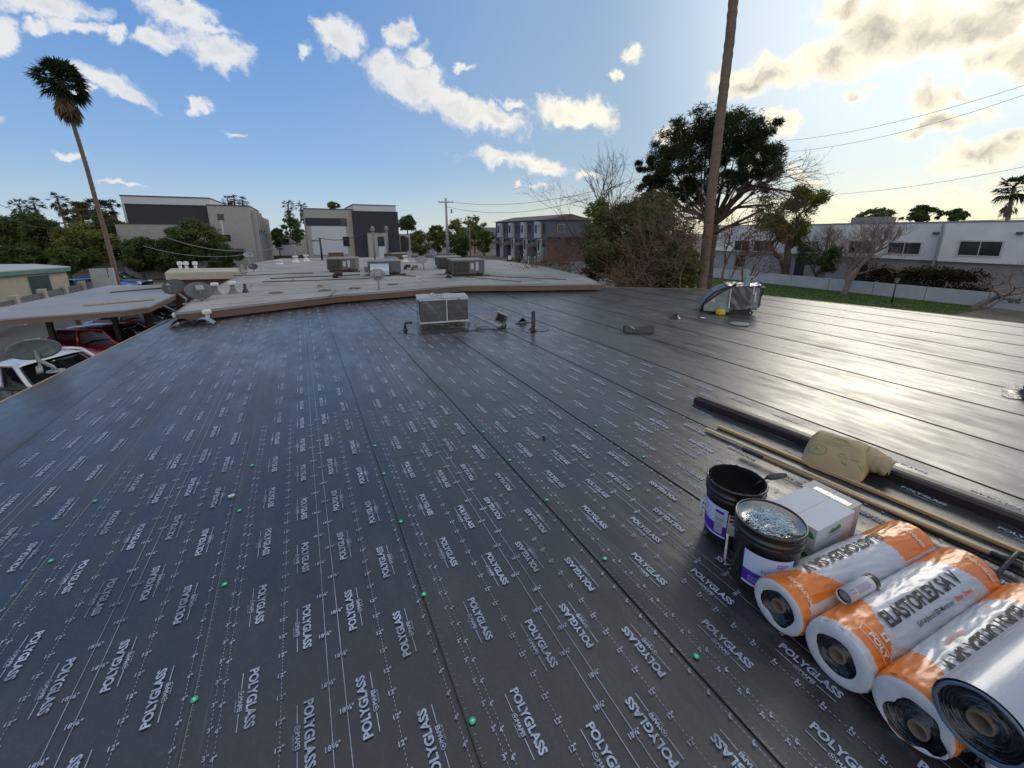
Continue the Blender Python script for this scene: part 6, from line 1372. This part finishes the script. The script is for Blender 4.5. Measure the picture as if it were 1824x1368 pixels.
for px, off in ((1390, .6), (1479, .2), (1668, 0.), (1818, -.7)):
    a = PU(px, 415, UF+off); MB().box((UF+off-.22, a.y-.16, a.z-.10), (UF+off-.004, a.y+.16, a.z+.08), bev=.02).build('floodlight', M('lamp_grey', (.10, .10, .10), .5), t)
for px0, px1, nm, mat in ((1308, 1325, 'window', GLASS), (1342, 1370, 'door', M('pale_door', (.34, .36, .38), .6)), (1415, 1432, 'door', BLKM), (1520, 1545, 'door', BLKM)):
    o_ = UF+.95 if px0 < 1400 else UF+(1.85 if px0 < 1480 else .55); a = PU(px0, 480, o_); b = PU(px1, 480, o_); MB().box((o_-.05, b.y, GZ+.1 if nm == 'door' else GZ+.9), (o_-.004, a.y, GZ+2.15)).build(nm, mat, t)
for px in (1394, 1562, 1680): a = PU(px, 430, UF-.05); MB().box((UF-.85 if px == 1680 else UF+.12-(.0 if px != 1394 else -.40), a.y-.05, GZ+.1), (UF-.75 if px == 1680 else UF+.195-(.0 if px != 1394 else -.40), a.y+.05, zt-.15)).build('downpipe', M('cap_grey', (.25, .25, .26), .7), t)
for py_ in (0, 1): MB().box((UF+1, 6+py_*12, zt+.003), (UF+3, 8.5+py_*12, zt+.5)).build('roof_unit', M('cap_grey', (.25, .25, .26), .7), t)
FX = 39.3; fence = thing('low_wall', 'low white block wall running along the lawn in front of the white row', 'wall', (FX, 15, GZ)); fz_ = PU(1824, 526, FX).z
ys = [-18.2+i*3.05 for i in range(17)]
FW = M('wall_white_worn', (.40, .41, .43), .85, var=.12, vs=1.2, bs=20)
for i in range(16): 
    if ys[i] > 33: continue
    MB().box((FX, ys[i]+.02, GZ), (FX+.18, ys[i+1]-.02, fz_-.01*(i % 2)+.0)).build('panel', FW, fence)
g = PU(1820, 538, FX-.01); mb = MB(); [mb.box((FX-.05, 7.9+j*.28, -2.55+k*.16), (FX-.003, 8.1+j*.28, -2.44+k*.16)) for j in range(2) for k in range(2)]; mb.build('vent_block', TRIM, fence)
lp = G(1588, 541, GZ); tpz = PU(1588, 494, lp.x).z; t = thing('garden_lamp', 'black garden lamp post with a small hooded lantern on the lawn', 'lamp post', lp)
MB().tube([lp, (lp.x, lp.y, tpz-.35)], [.05, .035], 8).build('post', BLKM, t); MB().lathe([(.03, -.38), (.09, -.34), (.13, -.12), (.13, -.10), (.001, -.10)], 10, (lp.x, lp.y, tpz)).build('lantern', M('lantern_glass', (.25, .25, .24), .2), t); MB().lathe([(.20, -.098), (.10, -.03), (.001, .03)], 12, (lp.x, lp.y, tpz)).build('hood', BLKM, t)
# ------------------------------------------------------------ left yard: carport, house, fence, cars
CZ = -.55; cp = [G(-90, 570, CZ), G(0, 568, CZ), G(222, 552, CZ), G(266, 546, CZ), G(313, 524, CZ), G(292, 508, CZ), G(195, 508, CZ), G(0, 548, CZ), G(-120, 556, CZ)]
t = thing('carport', 'open carport with a wide flat grey roof and brown fascia on posts', 'carport', (cp[2].x, cp[2].y, GZ)); P = [(q.x, q.y) for q in cp]
MB().prism(P, CZ-.05, CZ).build('roof', M('carport_roof', (.29, .30, .32), .9, var=.15, vs=.7, bs=50), t)
cx_ = sum(q[0] for q in P)/9; cy_ = sum(q[1] for q in P)/9
MB().prism([(x+(cx_-x)*.006, y+(cy_-y)*.006) for x, y in P], CZ-.19, CZ-.051).build('fascia', M('tan_fascia', (.20, .135, .09), .8), t)
for px, py in ((86, 600), (202, 585), (265, 577), (255, 560), (130, 560)):
    g = G(px, py, GZ+1.6 if py > 570 else GZ+1.4); MB().box((g.x-.06, g.y-.06+.25, GZ), (g.x+.06, g.y+.06+.25, CZ-.191)).build('post', M('post_brown', (.06, .045, .035), .8), t)
a, b = G(148, 544, CZ+.03), G(275, 533, CZ+.03); o = MB().tube([a, b], .05, 6).build('board', M('pale_plank', (.36, .32, .25), .8), None); tag(o, 'long pale plank lying on the carport roof, the nearer one', 'plank')
a, b = G(196, 521, CZ+.02), G(290, 513, CZ+.02); o = MB().tube([a, b], .03, 6).build('board', M('brown_plank', (.10, .07, .055), .8), None); tag(o, 'thin dark brown plank lying on the carport roof, the farther one', 'plank')
HW = M('cream_stucco', (.42, .37, .28), .9, var=.08, bs=25); TEAL = M('teal_paint', (.10, .22, .21), .7)
ha = G(125, 474, -.45); V3 = ha.y
t = thing('house', 'low cream house with a white roof and teal fascia at the left edge', 'house', (ha.x-5, V3, GZ)); hx = ha.x
hb = G(-140, 500, -.45)
RF = [(hx+.2, V3+.2), (hx-.6, V3-3.0), (hb.x, hb.y-4), (hb.x-10, hb.y+6), (hx-4, V3+7)]
A_ = G(125, 474.5, -.45); B_ = G(0, 483, -.45); C_ = G(-150, 493, -.45); D_2 = G(-150, 472, -.45); E_ = G(60, 470, -.45)
RF = [(A_.x, A_.y), (B_.x, B_.y), (C_.x, C_.y), (D_2.x, D_2.y), (E_.x, E_.y)][::-1]
MB().prism(RF, -.52, -.45).build('roof', M('white_roof', (.42, .43, .42), .8, var=.08), t); cxh = sum(q[0] for q in RF)/5; cyh = sum(q[1] for q in RF)/5
sh = lambda k: [(x+(cxh-x)*k, y+(cyh-y)*k) for x, y in RF]
MB().prism(sh(.004), -.75, -.521).build('fascia', TEAL, t); MB().prism(sh(.07), GZ, -.751).build('wall', HW, t)
Aw = Vector((*sh(.07)[4], 0)); Bw = Vector((*sh(.07)[3], 0)); dw_ = (Bw-Aw).normalized(); nw = Vector((-dw_.y, dw_.x, 0)); 
if nw.dot(-Aw) < 0: nw = -nw
def hq(nm, s0, s1, z0, z1, mat, e): 
    p = [Aw+dw_*s0+nw*e, Aw+dw_*s1+nw*e]; return MB().add([(p[0].x, p[0].y, z0), (p[1].x, p[1].y, z0), (p[1].x, p[1].y, z1), (p[0].x, p[0].y, z1)]+[((p[i]-nw*(e-.003)).x, (p[i]-nw*(e-.003)).y, z) for i, z in ((0, z0), (1, z0), (1, z1), (0, z1))], [(0, 1, 2, 3), (4, 7, 6, 5), (0, 4, 5, 1), (1, 5, 6, 2), (2, 6, 7, 3), (3, 7, 4, 0)]).build(nm, mat, t)
hq('window', 1.0, 2.0, -2.0, -.9, M('green_glass', (.05, .08, .07), .2), .05); hq('door', 4.1, 4.8, -2.9, -1.0, M('dark_green_door', (.03, .05, .045), .5), .05); hq('ac_panel', 4.9, 6.6, -2.3, -1.0, M('cream_panel', (.48, .44, .36), .7), .5)
# slatted fence with block posts
fA = G(190, 506, GZ+.3); fB = G(18, 545, GZ+.2)
t = thing('slatted_fence', 'grey horizontal slat fence with pale block posts beside the cream house', 'fence', (fA.x, fA.y, GZ)); pts = [(190, 497), (174, 499), (145, 503), (112, 510), (74, 518), (24, 530), (-40, 546)]
fps = []
for px, py in pts: g = G(px, py, GZ+1.45); fps.append(Vector((g.x, g.y, GZ)))
for i, g in enumerate(fps): MB().box((g.x-.16, g.y-.16, GZ), (g.x+.16, g.y+.16, GZ+1.55), bev=.01).build('post', M('block_post', (.36, .33, .27), .9, bs=12), t)
for i in range(len(fps)-1):
    a, b = fps[i], fps[i+1]; mb = MB(); dd = (b-a).normalized(); nn = Vector((-dd.y, dd.x, 0))*.02; a2, b2_ = a+dd*.17, b-dd*.17
    for k in range(6):
        z0 = GZ+.08+k*.22; mb.add([(p+nn*s_).to_tuple()[:2]+(z,) for z in (z0, z0+.19) for p, s_ in ((a2, 1), (b2_, 1), (b2_, -1), (a2, -1))], [(0, 3, 2, 1), (4, 5, 6, 7), (0, 1, 5, 4), (1, 2, 6, 5), (2, 3, 7, 6), (3, 0, 4, 7)])
    mb.build('slat_panel', M('grey_slats', (.11, .115, .12), .7), t)
# covered entry block between carport and neighbouring roof
cv = [G(293, 486, ZA-.1), G(440, 484, ZA-.1), G(432, 477, ZA-.1), G(305, 478, ZA-.1)]
t = thing('outbuilding', 'low outbuilding with a cream slab roof over dark red walls, behind the dark dishes', 'building', (cv[0].x, cv[0].y, GZ)); P = [(q.x, q.y) for q in cv]
MB().prism(P, ZA-.38, ZA-.1).build('roof', M('cream_slab', (.42, .37, .29), .85), t); cx_ = sum(q[0] for q in P)/4; cy_ = sum(q[1] for q in P)/4; MB().prism([(x+(cx_-x)*.12, y+(cy_-y)*.12) for x, y in P], GZ, ZA-.381).build('wall', M('maroon_wall', (.09, .045, .04), .9), t)
for px in (322, 333, 349): 
    g = G(px, 480, ZA-.1); t2 = thing('roof_vent', 'little white vent on the cream slab roof, %s' % {322: 'the left of a pair', 333: 'the right of a pair', 349: 'the thin one standing apart'}[px], 'vent', g); MB().lathe([(.06, 0), (.06, .25), (.001, .25)], 10, g).build('pipe', WHT, t2); MB().lathe([(.10, .2), (.10, .32), (.001, .36)], 10, g).build('cap', WHT, t2)
for i, (px, lb) in enumerate(((315, 'pale condenser box under the cream slab roof, left one'), (340, 'pale condenser box under the cream slab roof, right one'))):
    g = G(px, 508, -1.8); tag(MB().box((g.x-.35, g.y, GZ), (g.x+.35, g.y+.5, -1.55), bev=.02).build('condenser_box', M('condenser_pale', (.28, .27, .26), .7), None), lb, 'condenser')
# vehicles
TYRE = M('tyre', (.015, .015, .015), .85); RIM = M('rim', (.35, .36, .37), .3, .8); CGL = M('car_glass', (.012, .015, .018), .06, bump=0, coat=.5); LENS = M('tail_lens', (.35, .01, .01), .2, bump=0); HLN = M('head_lens', (.55, .56, .58), .1, bump=0)
def car(label, cat, loc, rz, paint, kind='sedan', L=4.5, W=1.78, Hc=1.45, name='parked_car'):
    t = thing(name, label, cat, loc, rz=rz)
    h = L/2
    hoodz = .92 if kind != 'pickup' else 1.12; tailz = {'sedan': .98, 'hatch': 1.0, 'pickup': 1.18}[kind]
    low = [(-h, .45, .62), (-h+.08, .30, tailz-.06), (-h+.5, .25, tailz), (-.2, .25, hoodz+.02), (h*.42, .25, hoodz), (h-.35, .26, hoodz-.12), (h-.06, .32, hoodz-.26), (h, .42, .62)]
    prof = [(-.50, 0), (-.50, .6), (-.47, .88), (-.40, 1.), (0, 1.03), (.40, 1.), (.47, .88), (.50, .6), (.50, 0)]
    mb = MB(); vs = []; n = len(prof)
    for i, (x, zb, zt) in enumerate(low):
        k = .86 if i in (0, len(low)-1) else (.96 if i in (1, len(low)-2) else 1)
        for y, q in prof: vs.append((x, y*W*k, zb+(zt-zb)*q))
    fs = [(i*n+j, i*n+j+1, (i+1)*n+j+1, (i+1)*n+j) for i in range(len(low)-1) for j in range(n-1)]+[tuple(range(n)), tuple(range((len(low)-1)*n, len(low)*n))[::-1]]+[(i*n, (i+1)*n, (i+1)*n+n-1, i*n+n-1) for i in range(len(low)-1)]
    mb.add(vs, fs, 0, True).build('body', paint, t, world=False)
    if kind == 'sedan': c = [(-h+.75, -h+1.45, .30*h, -.02*h+.25)]; xb0, xb1, xt0, xt1 = -h+.55, h*.44, -h+1.35, h*.10
    elif kind == 'hatch': xb0, xb1, xt0, xt1 = -h+.12, h*.46, -h+.62, h*.08
    else: xb0, xb1, xt0, xt1 = -h+2.25, h*.42, -h+2.45, h*.16
    zb, zt = min(hoodz, tailz)-.03, Hc
    def cab(e=0, nm='glasshouse', mat=CGL):
        mb = MB(); wb, wt = W*.46, W*.36; vs = []; 
        for k in range(6):
            q = k/5; z = zb+(zt-zb)*q-(.0); xa = xb0+(xt0-xb0)*q**.9; xb = xb1+(xt1-xb1)*q**.9; w_ = wb+(wt-wb)*q**1.3; 
            r = .16
            for sx_, sy_ in ((xa, -1), (xb, -1), (xb, 1), (xa, 1)):
                ix = r if sx_ == xa else -r
                for (dx, dy) in (((0, -r*.6), (ix*.5, 0)) if (sx_ == xa) == (sy_ > 0) else ((ix*.5, 0), (0, -r*.6))):
                    vs.append((sx_+dx, sy_*(w_+dy*1.), z))
        n = 8; mb.add(vs, [(k*n+j, k*n+(j+1) % n, (k+1)*n+(j+1) % n, (k+1)*n+j) for k in range(5) for j in range(n)]+[tuple(range(5*n, 6*n))], 0, True); return mb.build(nm, mat, t, world=False)
    cab()
    mb = MB(); mb.grid(lambda s, q: (xt0-.05+(xt1-xt0+.14)*s, W*.375*(2*q-1), zt+.01+.045*(1-(2*q-1)**2)*(1-(2*s-1)**4)-.03*abs(2*s-1)**5-.04*abs(2*q-1)**6), 14, 12); mb.build('roof', paint, t, world=False)
    for sy in (-1, 1):
        mb = MB()
        for (xa, za, xb, zb_) in ((xb1-.03, zb, xt1+.03, zt+.0), (xb0+.05, zb, xt0-.0, zt+.0), ((xb0+xb1)/2-.1, zb, (xt0+xt1)/2-.02, zt)):
            mb.tube([(xa, sy*W*.465, za), ((xa+xb)/2, sy*W*.425, (za+zb_)/2+.02), (xb, sy*W*.365, zb_+.01)], .042, 6)
        mb.tube([(xt0, sy*W*.37, zt+.01), ((xt0+xt1)/2, sy*W*.375, zt+.02), (xt1, sy*W*.37, zt+.01)], .04, 6)
        mb.build('pillars', paint, t, world=False)
    if kind == 'pickup':
        mb = MB(); mb.box((-h+.12, -W*.42, tailz-.02), (-h+2.1, W*.42, tailz+.035)); mb.build('bed_liner', TYRE, t, world=False)
    for sx in (-h+.85, h-.85):
        for sy in (-1, 1):
            wl = MB(); rot = Matrix.Rotation(R(90), 4, 'X'); wl.lathe([(.18, -.10), (.31, -.11), (.335, -.07), (.335, .07), (.31, .11), (.18, .10)], 24, (sx, sy*(W/2-.10), .335), M4=rot); w_ = wl.build('wheel', TYRE, t, world=False)
            MB().lathe([(.001, -.06), (.10, -.075), (.185, -.10), (.19, -.05), (.19, .05), (.185, .10), (.10, .075), (.001, .06)], 18, (sx, sy*(W/2-.10), .335), M4=rot).build('rim', RIM, w_, world=False)
    for sy in (-1, 1):
        MB().box((-h-.01, sy*W*.30-.12, .70), (-h+.16, sy*W*.30+.15 if sy > 0 else sy*W*.30+.12, tailz-.10), bev=.03).build('tail_light', LENS, t, world=False); MB().box((h-.22, sy*W*.33-.16, .62), (h+.0, sy*W*.33+.16, .74), bev=.03).build('headlight', HLN, t, world=False)
    for sy in (-1, 1): MB().box((xb1-.35, sy*(W/2+.02)-.08, zb+.02), (xb1-.20, sy*(W/2+.02)+.08, zb+.15), bev=.03).build('mirror', paint, t, world=False)
    return t
def paint(n, c, r=.25): return M(n, c, r, .15, var=.04, bump=0, coat=.8)
SD = math.atan2(-SW, CW)    # direction that runs to the right across the view
def gpos(px, py, z): g = G(px, py, z); return (g.x, g.y, GZ)
car('dark red hatchback parked below the left eave, seen over the roof edge', 'car', gpos(212, 600, GZ+1.1), SD+R(-3), paint('red_paint', (.40, .012, .022)), 'hatch', 4.3, 1.75, 1.5)
car('silver sedan parked under the carport behind the red hatchback', 'car', gpos(262, 566, GZ+1.0), SD+R(-3), paint('silver_paint', (.22, .23, .24), .3), 'sedan', 4.6, 1.8, 1.42)
car('dark car under the carport behind the silver one', 'car', gpos(330, 549, GZ+.9), SD+R(-6), paint('dark_paint', (.02, .025, .03)), 'sedan', 4.6, 1.8, 1.42)
car('white pickup truck parked nearest below the left eave', 'pickup truck', gpos(70, 672, GZ+1.25), SD+R(-4), paint('white_paint_car', (.62, .63, .64)), 'pickup', 5.4, 1.9, 1.78)
for i, (px, py, pn, c_, lb) in enumerate(((141, 490, 'blue_paint', (.01, .05, .20), 'blue car parked in the street, left one of the row beyond the slatted fence'), (178, 487, 'blue_paint_pale', (.05, .10, .25), 'dark blue car half hidden behind a sign, beyond the slatted fence'), (205, 484, 'black_paint', (.015, .016, .02), 'black vehicle behind the tall left palm trunk in the street'))):
    d = 43.+i*2.5; g = AT(px, py, d); car(lb, 'car', (g.x, g.y, GZ), SD+R((-6, 10, 4)[i]), paint(pn, c_), 'sedan', 4.5, 1.8, 1.42)
g = AT(178, 497, 40); t = thing('sign_board', 'blank pale double-sided sign board by the street beyond the slatted fence', 'sign', (g.x, g.y, GZ)); s_ = Vector((CW, -SW, 0)); k = 40/F_
mb = MB(); mb.box((g.x-.45, g.y-.02, GZ+.7), (g.x+.45, g.y+.02, AT(178, 478, 40).z)); mb.box((g.x+.50, g.y+.0, GZ+.7), (g.x+.75, g.y+.3, AT(178, 478, 40).z)); mb.build('board', M('sign_pale', (.36, .36, .36), .7), t); mb = MB(); [mb.tube([(g.x+q, g.y+.05, GZ), (g.x+q, g.y+.05, GZ+.8)], .03, 6) for q in (-.4, .4)]; mb.build('post', STEEL, t)
# mesh sided trailer at the lower left
g = G(-30, 725, GZ+.9); t = thing('trailer', 'utility trailer with silvery mesh sides and a black top rail below the left eave', 'trailer', (g.x, g.y, GZ), rz=SD+R(-4))
mb = MB(); Lt = 3.4; 
for z in (.45, 1.35): mb.tube([(-Lt/2, 0, z), (Lt/2, 0, z)], .035, 6); mb.tube([(-Lt/2, -1.5, z), (Lt/2, -1.5, z)], .035, 6)
for i in range(5): x = -Lt/2+Lt*i/4; mb.tube([(x, 0, .4), (x, 0, 1.35)], .03, 6); mb.tube([(x, -1.5, .4), (x, -1.5, 1.35)], .03, 6)
mb.tube([(.55, .02, .45), (.40, .05, .8), (.45, .05, 1.3)], .025, 6); mb.build('frame', BLKM, t, world=False)
mb = MB()
for i in range(34): z = .47+i*.026; mb.box((-Lt/2, -.008, z), (Lt/2, .004, z+.010))
for i in range(90): x = -Lt/2+i*Lt/90; mb.quad((x, -.012, .45), (x+.008, -.012, .45), (x+.026, -.012, 1.34), (x+.018, -.012, 1.34))
mb.build('mesh_panel', M('silver_mesh', (.36, .38, .40), .4, .6), t, world=False)
MB().box((-Lt/2, -1.5, .40), (Lt/2, 0, .44)).build('deck', TYRE, t, world=False)
MB().lathe([(.1, -.1), (.3, -.1), (.32, .1), (.1, .1)], 20, (-.6, .12, .32), M4=Matrix.Rotation(R(90), 4, 'X')).build('wheel', TYRE, t, world=False); mb = MB(); mb.grid(lambda s, q: (-.6+.42*math.cos(math.pi*s), .05+.25*q, .36+.38*math.sin(math.pi*s)), 12, 1); mb.build('fender', BLKM, t, world=False)
